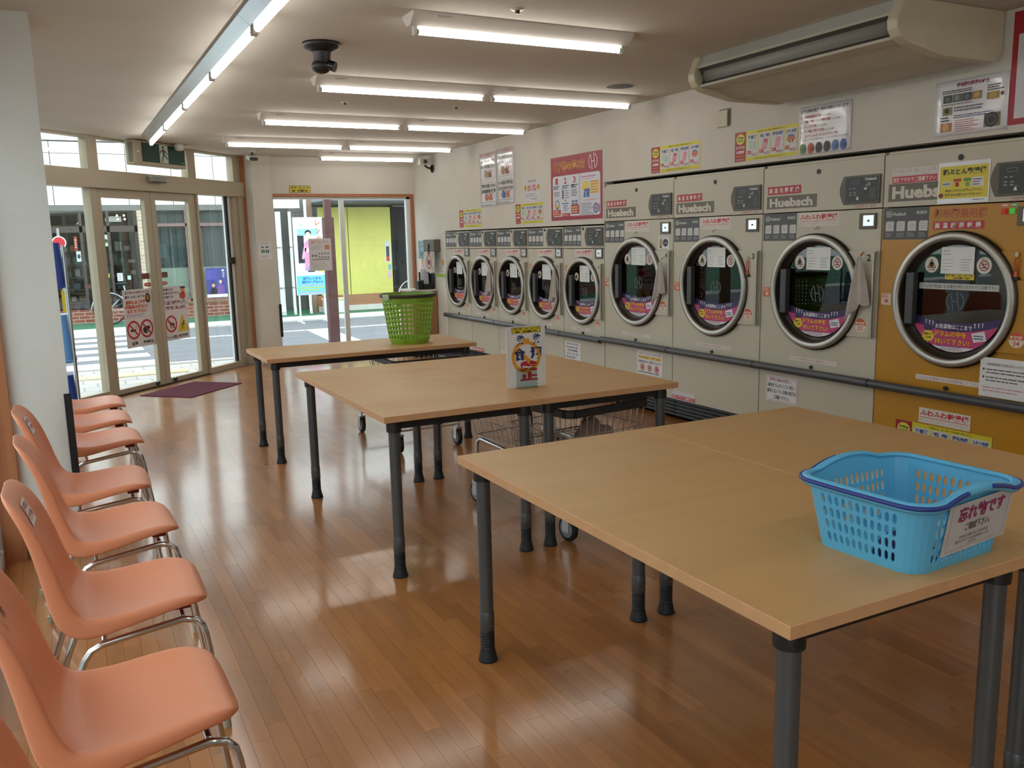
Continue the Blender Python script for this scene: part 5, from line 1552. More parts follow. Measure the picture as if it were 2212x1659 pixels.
def make_chair():
    t = thing('shell_chair', '', 'chair', (0, 0, 0), group='orange shell chairs in a row')
    MB().grid(lambda a, b: shell(-1 + 2 * a, b), 28, 42, flip=True).build('seat_shell', m_orange, t, solidify=.005, subsurf=1)
    for s in (-1, 1):
        pts = [(.272, s * .205, .006), (.250, s * .195, .17), (.234, s * .188, .31), (.226, s * .186, .345), (.208, s * .184, .366), (.172, s * .183, .374), (.05, s * .183, .360),
               (-.055, s * .184, .346), (-.088, s * .185, .332), (-.108, s * .187, .305), (-.16, s * .190, .18), (-.225, s * .202, .006)]
        fr = MB().tube(pts, .0105, 10).build('side_frame', m_chrome, t)
        for q in (pts[0], pts[-1]):
            MB().cyl((q[0], q[1], 0), (q[0], q[1], .03), .0125, n=10).build('foot_cap', mat('clear_cap', (170, 160, 140), .4), fr)
    for x, z in ((.172, .378), (-.05, .350)):
        MB().cyl((x, -.178, z), (x, .178, z), .009, n=10).build('cross_bar', m_chrome, t)
    for s in (-1, 1):
        MB().box(.15, .20, s * .13 - .02, s * .13 + .02, .392, .425).build('mount_block', mat('red_brown_block', (120, 44, 30), .5), t, bevel=.006)
    return t
chs = [(1.475, 'orange shell chair at the picture corner, only its back and seat edge in frame'), (2.14, 'orange shell chair with small black marks on its back, nearest fully seen'), (2.885, 'orange shell chair with a white label on its back, third from the camera'),
       (3.64, 'orange shell chair with a plain back, between two labelled ones'), (4.36, 'orange shell chair with a white label, next to the column'), (5.36, 'orange shell chair just beyond the column'),
       (6.01, 'orange shell chair in the middle of the three beyond the column'), (6.65, 'orange shell chair farthest along the row, nearest the doors')]
ch0 = make_chair()
CX0 = .072
chairs = []
for i, (y, lb) in enumerate(chs):
    c = ch0 if i == 0 else copy_thing(ch0, (0, 0, 0))
    c.location = (CX0 + (-.045, -.04, .0, .0, -.03, .02, .006, .012)[i], y, 0)
    c.rotation_euler = (0, 0, R((0, 1, -1, 2, -2, 1, 0, -1)[i]))
    c['label'] = lb
    chairs.append(c)
def back_patch(c, name, u0, u1, v0, v1, m, lift):
    return MB().grid(lambda a, b: shell(u0 + (u1 - u0) * a, v0 + (v1 - v0) * b, lift), 6, 6, flip=True).build(name, m, c)
def back_text(c, t, u0, u1, v0, v1, rgb, lift, bold=.02):
    vs, fs, a0, a1, b0, b1 = text_geo(t, bold)
    MB().add([shell(u0 + (u1 - u0) * (x - a0) / (a1 - a0), v0 + (v1 - v0) * (y - b0) / (b1 - b0), lift) for x, y in vs], fs).build('lettering', ink(rgb), c)
for c in (chairs[2], chairs[4]):
    back_patch(c, 'name_label', -.1, .32, .735, .815, ink((236, 232, 230)), .0045)
    back_text(c, '当店専用', .28, -.06, .780, .806, (160, 40, 60), .0055)
    back_text(c, '椅子です', .28, -.06, .747, .772, (160, 40, 60), .0055)
back_text(chairs[1], '木', .14, .02, .74, .77, (50, 26, 20), .0045)
back_text(chairs[1], 'ィ', -.08, -.14, .725, .745, (50, 26, 20), .0045)

# ================================================================== perforated baskets
def rr_path(a, b, r, ns, nl):
    """Perimeter of a rounded rectangle as (point, is_slot_column) steps; ns/nl slots on the short (y) and long (x) sides."""
    steps = []
    def side(p0, p1, n):
        L = [(p0[0] + (p1[0] - p0[0]) * k / n, p0[1] + (p1[1] - p0[1]) * k / n) for k in range(n)]
        return [(q, True) for q in L]
    def corner(cx, cy, a0):
        return [((cx + r * math.cos(R(a0 + 90 * k / 5)), cy + r * math.sin(R(a0 + 90 * k / 5))), False) for k in range(5)]
    steps += side((-a + r, -b), (a - r, -b), nl) + corner(a - r, -b + r, -90)
    steps += side((a, -b + r), (a, b - r), ns) + corner(a - r, b - r, 0)
    steps += side((a - r, b), (-a + r, b), nl) + corner(-a + r, b - r, 90)
    steps += side((-a, b - r), (-a, -b + r), ns) + corner(-a + r, -b + r, 180)
    return steps
def holed(mb, f, cols, rows, hole, fx=.58, fz=.84, n=12, square=False):
    """f(i, v) gives a point for (fractional) column i and height v; hole(i, j) tells where a slot is."""
    N = len(cols)
    for i in range(N):
        for j in range(len(rows) - 1):
            v0, v1 = rows[j], rows[j + 1]
            if not (cols[i] and hole(i, j)):
                mb.add([f(i, v0), f(i + 1, v0), f(i + 1, v1), f(i, v1)], [(0, 1, 2, 3)], 0, False)
                continue
            bo = [(0, .5), (0, 0), (.5, 0), (1, 0), (1, .5), (1, 1), (.5, 1), (0, 1)]
            if square:
                ho = [(.5 + (x - .5) * fx, .5 + (z - .5) * fz) for x, z in bo]
            else:
                k_ = .5 * fz * .62
                ho = [(.5 - .5 * fx, .5), (.5 - .44 * fx, .5 - k_), (.5, .5 - .5 * fz), (.5 + .44 * fx, .5 - k_), (.5 + .5 * fx, .5), (.5 + .44 * fx, .5 + k_), (.5, .5 + .5 * fz), (.5 - .44 * fx, .5 + k_)]
            P8 = lambda L: [f(i + x, v0 + (v1 - v0) * z) for x, z in L]
            vs = P8(bo) + P8(ho)
            mb.add(vs, [(k, (k + 1) % 8, 8 + (k + 1) % 8, 8 + k) for k in range(8)], 0, False)
def make_slot_basket(name, label, loc, rz, m_body, a0, b0, a1, b1, h, rows, nl, ns, cat_='basket', handle=None, wave=.0, group=None):
    t = thing(name, label, cat_, loc, rz, group)
    base = rr_path(a0, b0, .045, ns, nl); top = rr_path(a1, b1, .055, ns, nl)
    N = len(base)
    def ring(i, v):
        i0 = int(math.floor(i)) % N; i1 = (i0 + 1) % N; q = i - math.floor(i)
        def pt(P): return (P[i0][0][0] * (1 - q) + P[i1][0][0] * q, P[i0][0][1] * (1 - q) + P[i1][0][1] * q)
        p0, p1 = pt(base), pt(top)
        x, y = p0[0] * (1 - v) + p1[0] * v, p0[1] * (1 - v) + p1[1] * v
        z = h * v
        if wave and v > .8:
            z += wave * max(0, 1 - (x / a1) ** 2 * 2.6) * (v - .8) / .2
        return (x, y, z)
    mb = MB()
    holed(mb, ring, [s for _, s in base], rows, lambda i, j: 1 <= j < len(rows) - 2)
    mb.add([ring(i, 0) for i in range(N)], [tuple(range(N - 1, -1, -1))])
    mb.build('basket_body', m_body, t, solidify=.003, weld=True)
    rim = MB()
    def rp(i, o, dz):
        x, y, z = ring(i, 1.0)
        k = 1 + o / math.hypot(x, y)
        return (x * k, y * k, z + dz)
    prof = [(-.004, .0), (-.003, .006), (.006, .008), (.016, .004), (.018, -.006), (.015, -.012)]
    for i in range(N):
        for k in range(len(prof) - 1):
            rim.add([rp(i, *prof[k]), rp(i + 1, *prof[k]), rp(i + 1, *prof[k + 1]), rp(i, *prof[k + 1])], [(3, 2, 1, 0)], 0, True)
    rim.build('rim', m_body, t, solidify=.002, weld=True)
    return t, ring, N, rp
m_blue = mat('light_blue_plastic', (96, 184, 228), 0.38)
m_dblue = mat('dark_blue_plastic', (38, 60, 140), 0.35)
rowsb = [0, .10, .29, .48, .67, .86, 1.0]
BB = (1.742, 1.335, .755)
bb, bring, BN, brp = make_slot_basket('blue_basket', 'light blue slotted plastic basket with a lost property note, on the near table', BB, R(3), m_blue, .158, .135, .185, .165, .165, rowsb, 13, 11, wave=.022)
nl_, ns_ = 13, 11
for nm, rng in (('a', [k * .5 for k in range(int((nl_ * .62) * 2), int((nl_ + 5 + ns_ + 5 + nl_ * .38) * 2))]), ('b', [k * .5 for k in range(int((nl_ * 1.62 + 10 + ns_) * 2), int((2 * nl_ + 20 + 2 * ns_ + nl_ * .38) * 2))])):
    MB().tube([brp(i, .019, .0) for i in rng], .0055, 8).build('handle', m_dblue, bb)
# the note hangs on the front face, which leans outwards
nt_ = thing('lost_property_note', 'white note with purple heading on the front of the blue basket', 'notice', (0, 0, 0), 0)
tilt = math.atan2(.03, .165)
R3 = Matrix.Rotation(R(3), 4, 'Z')
nt_.matrix_world = Matrix.Translation(BB) @ R3 @ Matrix.Translation((-.09, -.135 - .033 * .2 - .006, .033)) @ Matrix.Rotation(tilt, 4, 'X') @ Matrix.Rotation(R(-2.5), 4, 'Y')
w, h = .236, .124
sheet('sheet', w, h, mat('note_paper', (196, 194, 194), .5, var=.04, vscale=14, stretch=(4, 4, .2)), nt_, .001)
P = Print(-.0012)
for q in ((.012, w - .012, .009, .0098), (.012, .0128, .009, h), (w - .0128, w - .012, .009, h)):
    P.rect(*q, (130, 128, 130), 0)
P.text('忘れ物です', .035, w - .03, h * .62, h * .93, (150, 40, 96), 1, .035); P.text('ご確認下さい。', .07, w - .075, h * .41, h * .57, (44, 42, 46), 1, .01)
for i, s in enumerate(('10日以上経ちましたものは', '処分させていただきますことを', 'ご了承下さい')):
    P.text(s, (.055, .045, .09)[i], w - (.075, .068, .11)[i], h * (.27 - .085 * i), h * (.335 - .085 * i), (56, 54, 58), 1, .005)
P.build('print', nt_)
# clothes left in the basket
def cloth_lump(name, label, loc, sx, sy, sz, rgb, seed, rz=0):
    rn = random.Random(seed)
    ph = [rn.random() * 6 for _ in range(6)]
    def f(a, b):
        th, r = a * 2 * PI, math.sin(b * PI / 2 * 1.0)
        k = 1 + .16 * math.sin(3 * th + ph[0]) + .1 * math.sin(5 * th + ph[1]) * r
        zz = math.cos(b * PI / 2) * (1 + .2 * math.sin(4 * th + ph[2]) * r) + .12 * math.sin(9 * r + ph[3] + 2 * math.cos(th)) * (1 - b)
        return (sx * r * k * math.cos(th), sy * r * k * math.sin(th), max(0.001, sz * zz))
    m = MB().grid(f, 36, 14)
    m.add([f(k / 36, 1) for k in range(36)], [tuple(range(35, -1, -1))])
    o = m.build(name, mat('cloth_%02x%02x%02x' % rgb, rgb, .95, var=.12, vscale=20, bump=.4, bscale=120), loc=loc, rot=(0, 0, rz))
    return tag(o, label, 'clothes')
cloth_lump('folded_garment', 'crumpled navy garment in the bottom of the blue basket', (1.68, 1.28, .760), .065, .07, .05, (44, 52, 84), 4)
cloth_lump('folded_garment', 'crumpled white garment in the bottom of the blue basket', (1.82, 1.30, .760), .06, .085, .045, (206, 204, 206), 8)

# ---- green round basket
m_lime = mat('lime_plastic', (132, 176, 52), 0.35)
gt = thing('green_basket', 'tall lime green laundry basket with square holes on the far table', 'basket', (2.338, 6.205, .737))
gb = MB(); NC = 34
rowsg = [0, .10] + [.10 + .095 * k for k in range(1, 9)] + [1.0]
def gf(i, v):
    t = 2 * PI * i / NC
    r = .150 + .052 * v + (.0 if v > .04 else -.012)
    sq = 1 + .045 * math.cos(4 * t) ** 2 - .02
    return (r * sq * math.cos(t), r * sq * math.sin(t), .37 * v)
holed(gb, gf, [True] * NC, rowsg, lambda i, j: 1 <= j < len(rowsg) - 2, .66, .68, square=True)
gb.add([gf(i, 0) for i in range(NC)], [tuple(range(NC - 1, -1, -1))])
gb.build('basket_body', m_lime, gt, solidify=.003, weld=True)
MB().lathe([(.196, .372), (.212, .374), (.214, .368), (.214, .350), (.206, .348)], (0, 0, 0), 'z', 40).build('rim_band', mat('dark_brown_rim', (60, 54, 44), .4), gt)
for a in (R(200), R(20)):
    ca, sa = math.cos(a), math.sin(a)
    MB().box(-.035, .035, -.006, .006, .335, .376).build('rim_clip', mat('clip_plastic', (170, 190, 150), .3), gt, bevel=.003, loc=(.214 * ca, .214 * sa, 0), rot=(0, 0, a + PI / 2))

# ---- sign stand on the middle tables
st_ = thing('no_drinking_sign', 'upright white no food or drink sign on the middle table', 'sign', (1.953, 3.83, .755), R(-3))
MB().box(0, .216, -.0015, .0015, .004, .312).build('card', m_lam, st_)
P = Print(-.0016); w, h = .216, .312
for q in ((.012, w - .012, .014, .0148), (.012, .0128, .014, h - .01), (w - .0128, w - .012, .014, h - .01)):
    P.rect(*q, (180, 176, 180), 0)
P.ring(w * .5, h * .50, .064, .082, (216, 150, 46), 0, 30); P.line(w * .22, h * .66, w * .75, h * .32, .02, (216, 150, 46), 1); P.rect(w * .42, w * .58, h * .74, h * .80, (216, 150, 46), 1)
cam_sign(P, w * .14, w * .88, h * .885, h * .985)
for ch, a, e, b, c in (('飲', .16, .46, .66, .86), ('食', .18, .48, .44, .65), ('飲', .58, .88, .66, .87), ('酒', .60, .90, .46, .66)):
    P.text(ch, w * a, w * e, h * b, h * c, (30, 44, 100), 3, .07)
P.text('禁', w * .32, w * .80, h * .26, h * .43, (176, 34, 40), 3, .09); P.text('止', w * .33, w * .79, h * .11, h * .25, (176, 34, 40), 3, .07)
P.build('print', st_)
m_acr = glass_mat('acrylic', (.86, .92, .92), 1.49)
MB().box(.05, .166, -.006, -.002, .0, .10).box(.05, .166, .0022, .006, .0, .10).box(.05, .166, -.035, .05, .0, .003).build('acrylic_foot', m_acr, st_)

# ================================================================== wire laundry carts
m_wire = mat('chromed_wire', (178, 176, 170), 0.25, metal=0.85)
def make_cart():
    t = thing('laundry_cart', '', 'cart', group='wire laundry carts under the tables')
    def rect(a0, a1, b0, b1, z, r=.05):
        pts = []
        for cx, cy, s in ((a1 - r, b0 + r, -90), (a1 - r, b1 - r, 0), (a0 + r, b1 - r, 90), (a0 + r, b0 + r, 180)):
            for k in range(5):
                q = R(s + 22.5 * k); pts.append((cx + r * math.cos(q), cy + r * math.sin(q), z))
        return pts
    # black bumper rim
    rim = MB(); o = rect(-.275, .275, -.285, .285, 0); n = rect(-.255, .255, -.265, .265, 0); N = len(o)
    for i in range(N):
        j = (i + 1) % N
        for A, B, za, zb_ in ((o, o, .635, .672), (o, n, .672, .672), (n, n, .672, .635), (n, o, .635, .635)):
            rim.add([(A[i][0], A[i][1], za), (A[j][0], A[j][1], za), (B[j][0], B[j][1], zb_), (B[i][0], B[i][1], zb_)], [(0, 1, 2, 3)])
    rim.build('bumper_rim', m_black, t)
    bk = MB()
    T = rect(-.265, .265, -.275, .275, .64); B = rect(-.225, .225, -.235, .235, .34)
    def mid(q, z): return [tuple(a[k] * (1 - q) + b[k] * q for k in range(2)) + (z,) for a, b in zip(T, B)]
    for q, z in ((.35, .535), (.7, .43)):
        bk.tube([(x * 1.01, y * 1.01, z) for x, y, _ in mid(q, z)], .0032, 6, closed=True)
    bk.tube(B, .004, 6, closed=True)
    for k in range(12):
        f = -1 + 2 * k / 11
        for s in (-1, 1):
            bk.cyl((f * .235, s * .275, .64), (f * .2, s * .235, .34), .0024, n=5, caps=False); bk.cyl((s * .265, f * .245, .64), (s * .225, f * .21, .34), .0024, n=5, caps=False)
        bk.cyl((f * .2, -.235, .34), (f * .2, .235, .34), .0024, n=5, caps=False)
    for k in range(5):
        f = -1 + 2 * k / 4
        bk.cyl((-.225, f * .2, .338), (.225, f * .2, .338), .003, n=5, caps=False)
    bk.build('wire_basket', m_wire, t)
    # lower tray reaching out at the back
    tr = MB()
    U = rect(-.25, .25, .05, .66, .50); L = rect(-.23, .23, .08, .63, .40)
    tr.tube(U, .0038, 6, closed=True).tube(L, .0038, 6, closed=True)
    for k in range(12):
        f = k / 11
        for s in (-1, 1):
            tr.cyl((s * .25, .09 + .53 * f, .50), (s * .23, .11 + .49 * f, .40), .0024, n=5, caps=False)
        x = -.22 + .44 * f
        tr.cyl((x, .66, .50), (x * .95, .63, .40), .0024, n=5, caps=False); tr.cyl((x, .08, .398), (x, .63, .398), .0024, n=5, caps=False)
    tr.build('wire_tray', m_wire, t)
    for s in (-1, 1):
        MB().tube([(s * .23, .60, .13), (s * .235, .60, .34), (s * .235, .585, .375), (s * .235, .55, .388), (s * .235, -.17, .335), (s * .235, -.205, .32), (s * .235, -.22, .29), (s * .23, -.225, .13)], .011, 8).build('frame_tube', m_chrome, t)
    MB().cyl((-.23, .60, .16), (.23, .60, .16), .009, n=8).build('cross_tube', m_chrome, t); MB().cyl((-.23, -.225, .16), (.23, -.225, .16), .009, n=8).build('cross_tube', m_chrome, t)
    for sx in (-1, 1):
        for cy in (-.225, .60):
            c = MB().box(sx * .23 - .022, sx * .23 + .022, cy - .03, cy + .03, .125, .14).box(sx * .23 - .024, sx * .23 - .02, cy - .02, cy + .03, .05, .13).box(sx * .23 + .02, sx * .23 + .024, cy - .02, cy + .03, .05, .13).build('caster', m_steel, t)
            MB().lathe([(.001, -.015), (.05, -.015), (.062, -.013), (.064, 0), (.062, .013), (.05, .015), (.001, .015)], (sx * .23, cy + .01, .064), 'x', 24).build('wheel', m_blackrub, c)
            MB().lathe([(.001, -.0165), (.044, -.0165), (.046, -.0145)], (sx * .23, cy + .01, .064), 'x', 20).lathe([(.001, .0165), (.044, .0165), (.046, .0145)], (sx * .23, cy + .01, .064), 'x', 20).build('wheel_hub', mat('grey_hub', (140, 144, 148), .5), c)
    return t
ct = make_cart()
ct.location = (2.285, 5.985, 0); ct.rotation_euler = (0, 0, R(1)); ct['label'] = 'wire laundry cart with black rim under the far table'
c2 = copy_thing(ct, (2.345, 3.82, 0), R(8), 'wire laundry cart with black rim and bags inside, under the middle tables')
cloth_lump('plastic_bag', 'crumpled printed plastic bag in the near wire cart', (2.43, 3.80, .345), .12, .12, .2, (150, 132, 120), 5)
cloth_lump('plastic_bag', 'smaller pale bag in the near wire cart', (2.24, 3.82, .345), .08, .1, .13, (170, 160, 150), 9)

# ================================================================== entrance mat
mt = MB().box(-.44, .44, -.31, .31, 0, .008)
tag(mt.build('door_mat', mat('maroon_mat', (100, 34, 56), .95, var=.1, vscale=60, bump=.5, bscale=300), loc=(1.155, 9.60, 0.0), rot=(0, 0, R(46)), bevel=.003), 'maroon entrance mat lying in front of the glass doors', 'mat')
# ================================================================== ceiling lights
m_fix = mat('white_fixture', (208, 204, 196), 0.4)
m_fix_al = mat('mirror_reflector', (206, 210, 214), 0.22, metal=0.85)
m_tube = emit_mat('fluorescent_tube', (255, 250, 244), TUBE_STRENGTH)
def make_light(m_house):
    L = 1.262
    t = thing('strip_light', '', 'ceiling light', group='fluorescent strip lights')
    h = MB().prism([(-.075, 0), (-.075, -.012), (-.022, -.058), (.022, -.058), (.075, -.012), (.075, 0)], 0, L, 0, 'yz')
    hs = h.build('housing', m_house, t)
    MB().box(.09, .20, -.0605, -.058, -.056 + .0, -.02).build('rating_label', mat('label_dark', (70, 66, 62), .6), hs, loc=(0, .014, .02), rot=(R(0), 0, 0)) if False else None
    for x0, x1 in ((.022, .04), (L - .04, L - .022)):
        MB().box(x0, x1, -.016, .016, -.098, -.056).build('lamp_holder', m_fix, t, bevel=.004)
    MB().cyl((.048, 0, -.079), (L - .048, 0, -.079), .0155, n=16).build('tube', m_tube, t)
    for x0, x1 in ((.040, .049), (L - .049, L - .040)):
        MB().cyl((x0, 0, -.079), (x1, 0, -.079), .0158, n=14).build('tube_cap', m_steel, t)
    P = Print(); P.rect(.12, .20, -.026, -.022, (70, 62, 56)); P.lines(.12, .18, -.04, -.03, 2, (140, 134, 128), 0, 4, .4)
    o = P.build('rating_label', t)
    o.rotation_euler = (R(-49), 0, 0); o.location = (0, -.0635, -.002)
    return t
lx0, LU = 1.607, 1.2645
rowsl = [(-1.05, (0, 1), 'added hindmost'), (0.66, (0, 1), 'added rear'), (4.104, (0,), 'nearest cross'), (5.827, (0, 1), 'second cross'), (7.561, (0, 1), 'third cross'), (9.314, (0, 1), 'fourth cross')]  # first two rows are unseen lamps added to brighten the foreground
l0 = make_light(m_fix)
first = True
for y, ks, nm in rowsl:
    for k in ks:
        lb = 'white fluorescent strip light, %s row, %s' % (nm, 'the only one' if len(ks) == 1 else ('end by the black camera side' if k == 0 else 'end by the dryer wall'))
        if first:
            l0.location = (lx0 + k * LU, y, ZC); l0['label'] = lb; first = False
        else:
            copy_thing(l0, (lx0 + k * LU, y, ZC), 0, lb)
copy_thing(l0, (2.902, 10.56, ZC), 0, 'white fluorescent strip light closest to the back window, last cross row')
r0 = make_light(m_fix_al)
nms = ('beside the exit sign', 'next after the one by the exit sign', 'in the middle of the long row', 'second to last before the picture top', 'cut off by the picture top', 'added just beyond the picture top', 'added overhead, out of the picture', 'added behind the viewer')  # last three are out-of-view lamps added for a lighter foreground
for k in range(8):
    y = 9.43 - k * 1.2645
    o = r0 if k == 0 else copy_thing(r0, (0, 0, 0))
    o.location = (.94, y, ZC); o.rotation_euler = (0, 0, -PI / 2); o['label'] = 'mirror finished strip light of the lengthwise row, %s' % nms[k]

# ================================================================== air conditioner under the ceiling, along the dryer wall
m_ac = mat('aged_cream_plastic', (186, 181, 162), 0.45, var=.05, vscale=5)
m_acd = mat('ac_outlet_dark', (60, 58, 54), .5)
ac = thing('air_conditioner', 'long cream ceiling air conditioner above the tall dryers', 'air conditioner', (0, 2.93, 0))
LA = 1.52
e0 = .06
body = [(3.64, ZC), (3.655, 2.49), (3.66, 2.41), (3.90, 2.338), (4.30, 2.334), (4.355, 2.38), (4.355, ZC)]
MB().prism(body[::-1], e0, LA - e0, 0, 'xz').build('casing', m_ac, ac)
MB().prism([(3.60, 2.512), (3.64, ZC), (3.70, ZC), (3.70, 2.50)], e0, LA - e0, 0, 'xz').build('top_panel', mat('ac_top_panel', (190, 190, 182), .45), ac)
lv = MB().grid(lambda a, b: (3.628 - .016 * math.sin(b * PI) + .02 * (1 - b), e0 + .03 + a * (LA - 2 * e0 - .06), 2.412 + b * .086), 2, 10)
lv.build('louver', mat('ac_louver', (140, 138, 132), .5), ac, solidify=.004)
MB().prism([(3.605, 2.505), (3.665, 2.505), (3.675, 2.40), (3.63, 2.402), (3.645, 2.45)], e0, LA - e0, 0, 'xz').build('outlet', m_acd, ac)
MB().prism([(3.598, 2.500), (3.598, 2.514), (3.64, 2.52), (3.64, 2.504)], e0, LA - e0, 0, 'xz').build('upper_lip', m_ac, ac)
MB().prism([(3.616, 2.392), (3.616, 2.406), (3.67, 2.412), (3.70, 2.385)], e0, LA - e0, 0, 'xz').build('lower_lip', m_ac, ac)
cap = [(3.62, ZC), (3.588, 2.51), (3.572, 2.47), (3.578, 2.43), (3.602, 2.395), (3.66, 2.372), (3.90, 2.328), (4.31, 2.326), (4.362, 2.375), (4.362, ZC)]
for y0, y1 in ((0, e0), (LA - e0, LA)):
    MB().prism(cap[::-1], y0, y1, 0, 'xz').build('end_cap', mat('yellowed_cap', (204, 198, 172), .45, var=.04), ac, bevel=.008, seg=2)
P = Print()
# ================================================================== cameras, speaker, detectors
pz = thing('dome_camera', 'black motorised camera hanging from the ceiling between the light rows', 'camera', (1.398, 4.877, ZC))
MB().lathe([(.0, 0), (.102, 0), (.104, -.012), (.092, -.028), (.06, -.042), (.046, -.05)], n=32).build('ceiling_base', m_black, pz)
MB().lathe([(.05, -.045), (.046, -.075), (.046, -.11), (.05, -.125)], n=24).build('neck', m_black, pz)
MB().sphere((-.006, 0, -.122), .052, 10, 0, 1.05, 1, .75).build('head', m_black, pz)
MB().cyl((.03, -.03, -.118), (.056, -.05, -.13), .028, n=18).build('lens_barrel', mat('lens_black', (18, 18, 20), .12), pz)
c1 = thing('bullet_camera', 'small white security camera on the ceiling beside the pillar', 'camera', (2.125, 10.50, ZC))
MB().lathe([(0, 0), (.045, 0), (.045, -.012), (.02, -.03)], n=18).build('mount', m_fix, c1); MB().cyl((0, 0, -.02), (0, 0, -.06), .012, n=10).build('stem', m_black, c1)
MB().box(-.05, .05, -.07, .07, -.115, -.06).build('camera_body', m_fix, c1, bevel=.012, seg=3, rot=(R(15), 0, R(8)), loc=(0, 0, .0)); MB().box(-.045, .045, -.084, -.06, -.128, -.092).build('lens_hood', m_black, c1, bevel=.006)
c2_ = thing('bullet_camera', 'small white security camera on a black bracket in the back corner', 'camera', (XD, 10.52, 2.40))
MB().lathe([(0, 0), (.05, 0), (.05, -.012), (.03, -.02)], axis='x', n=18).build('wall_mount', m_black, c2_); MB().tube([(-.01, 0, 0), (-.07, 0, .01), (-.11, 0, .04)], .012, 8).build('bracket', m_black, c2_)
MB().box(-.19, -.06, -.05, .05, .04, .12).build('camera_body', m_fix, c2_, bevel=.012, seg=3); MB().cyl((-.12, -.05, .08), (-.12, -.062, .08), .032, n=18).build('lens_ring', m_steel, c2_); MB().cyl((-.12, -.055, .08), (-.12, -.066, .08), .02, n=16).build('lens', m_black, c2_)
sp = thing('ceiling_speaker', 'round dark speaker grille set in the ceiling near the air conditioner', 'speaker', (3.762, 5.454, ZC))
MB().lathe([(.098, 0), (.102, -.004), (.112, -.003), (.114, 0)], n=32).build('trim_ring', m_ceil, sp); MB().lathe([(0, -.003), (.098, -.003)], n=32).build('grille', mat('speaker_grille', (66, 60, 54), .8, bump=.4, bscale=600), sp)
for x, y, lb in ((2.06, 3.84, 'small sprinkler head in the ceiling in front of the nearest light'), (2.11, 6.80, 'small sprinkler head in the ceiling behind the second light row'), (3.02, 6.72, 'small round ceiling cover behind the second light row')):
    s = thing('sprinkler', lb, 'sprinkler', (x, y, ZC))
    MB().lathe([(0, -.006), (.03, -.005), (.036, 0)], n=20).build('plate', m_fix, s); MB().lathe([(.0, -.02), (.012, -.02), (.012, -.005)], n=12).build('head', mat('dark_brass', (90, 74, 50), .4, .6), s)
# ================================================================== exit sign, door sensor, bell
ex = thing('exit_sign', 'green exit sign with a running figure under the ceiling by the doors', 'exit sign', (.785, 9.715, 2.325), R(45))
MB().box(0, .79, -.03, .09, .0, .246).build('case', m_alu, ex, bevel=.018, seg=3)
MB().box(.0, .10, -.034, .06, .012, .232).build('end_cap', m_alu, ex, bevel=.012)
MB().box(.03, .06, -.038, -.03, .12, .14).build('pilot_lamp', mat('pilot_white', (230, 230, 226), .3), ex)
P = Print(-.031)
P.rect(.105, .765, .035, .225, (18, 62, 46)); P.rect(.37, .50, .04, .222, (196, 206, 196), 1)
G_ = (18, 62, 46)
P.disc(.428, .198, .015, G_, 2, 12); P.line(.43, .178, .435, .118, .026, G_, 2); P.line(.43, .172, .39, .158, .012, G_, 2); P.line(.392, .16, .38, .135, .011, G_, 2); P.line(.436, .17, .472, .15, .012, G_, 2); P.line(.47, .152, .485, .128, .011, G_, 2)
P.line(.434, .12, .41, .08, .014, G_, 2); P.line(.412, .084, .402, .046, .013, G_, 2); P.line(.438, .122, .47, .10, .014, G_, 2); P.line(.468, .104, .49, .078, .012, G_, 2)
P.rect(.70, .755, .052, .062, (120, 160, 140), 1)
P.build('face', ex)
bl_ = thing('alarm_bell', 'small white sounder on the ceiling at the end of the exit sign', 'sounder', (1.28, 10.06, ZC), R(45))
MB().lathe([(0, 0), (.045, 0), (.05, -.03), (.04, -.07), (.0, -.078)], n=20).build('sounder_body', m_fix, bl_)
sn = thing('door_sensor', 'grey motion sensor box on the beam over the doors', 'sensor', DOOR_O, DOOR_A)
MB().box(1.225, 1.455, -.155, -.091, 2.172, 2.232).build('sensor_case', mat('sensor_grey', (150, 148, 140), .45), sn, bevel=.008); MB().box(1.235, 1.445, -.157, -.14, 2.165, 2.18).build('sensor_lens', mat('sensor_lens', (70, 70, 70), .2), sn)
# ================================================================== wall plate, leaflet corner
o = thing('wall_plate', 'beige square cover plate on the wall beside the air conditioner', 'cover plate', (XD, 5.076, 2.262), -PI / 2)
MB().box(0, .114, -.008, 0, 0, .122).build('shadow_plate', mat('plate_shadow', (120, 116, 100), .5), o, bevel=.002); MB().box(-.008, .1, -.02, -.008, -.002, .112).build('cover', mat('plate_beige', (190, 182, 158), .45), o, bevel=.003)  # darker beige plate paints the shadow behind the cover
cb_ = thing('side_cabinet', 'brown wooden cabinet standing in the back corner', 'cabinet', (4.02, 10.52, 0))
mw = wood_mat('cabinet_wood', (146, 108, 62), (168, 126, 78), 'Z', .45, rnd=0)
MB().box(0, .345, 0, .46, .04, .85).build('carcass', mw, cb_, bevel=.003); MB().box(-.012, .35, -.012, .46, .85, .872).build('cabinet_top', mat('pale_top', (210, 204, 190), .4), cb_, bevel=.003); MB().box(.01, .34, .01, .45, 0, .04).build('plinth', m_black, cb_)
MB().box(.006, .170, -.012, 0, .06, .835).build('cabinet_door', mw, cb_, bevel=.002); MB().box(.176, .340, -.012, 0, .06, .835).build('cabinet_door', mw, cb_, bevel=.002)
br_ = thing('leaflet_holder', 'black leaflet holder with papers on the corner cabinet', 'leaflet holder', (4.20, 10.56, .872))
MB().box(0, .15, 0, .006, 0, .07).box(0, .006, 0, .16, 0, .12).box(.144, .15, 0, .16, 0, .2).box(0, .15, .154, .16, 0, .22).box(0, .15, 0, .16, 0, .006).build('tray', m_black, br_)
MB().box(.02, .13, .12, .135, .02, .28).build('leaflets', mat('leaflet_white', (222, 226, 234), .5), br_, rot=(R(-6), 0, 0))
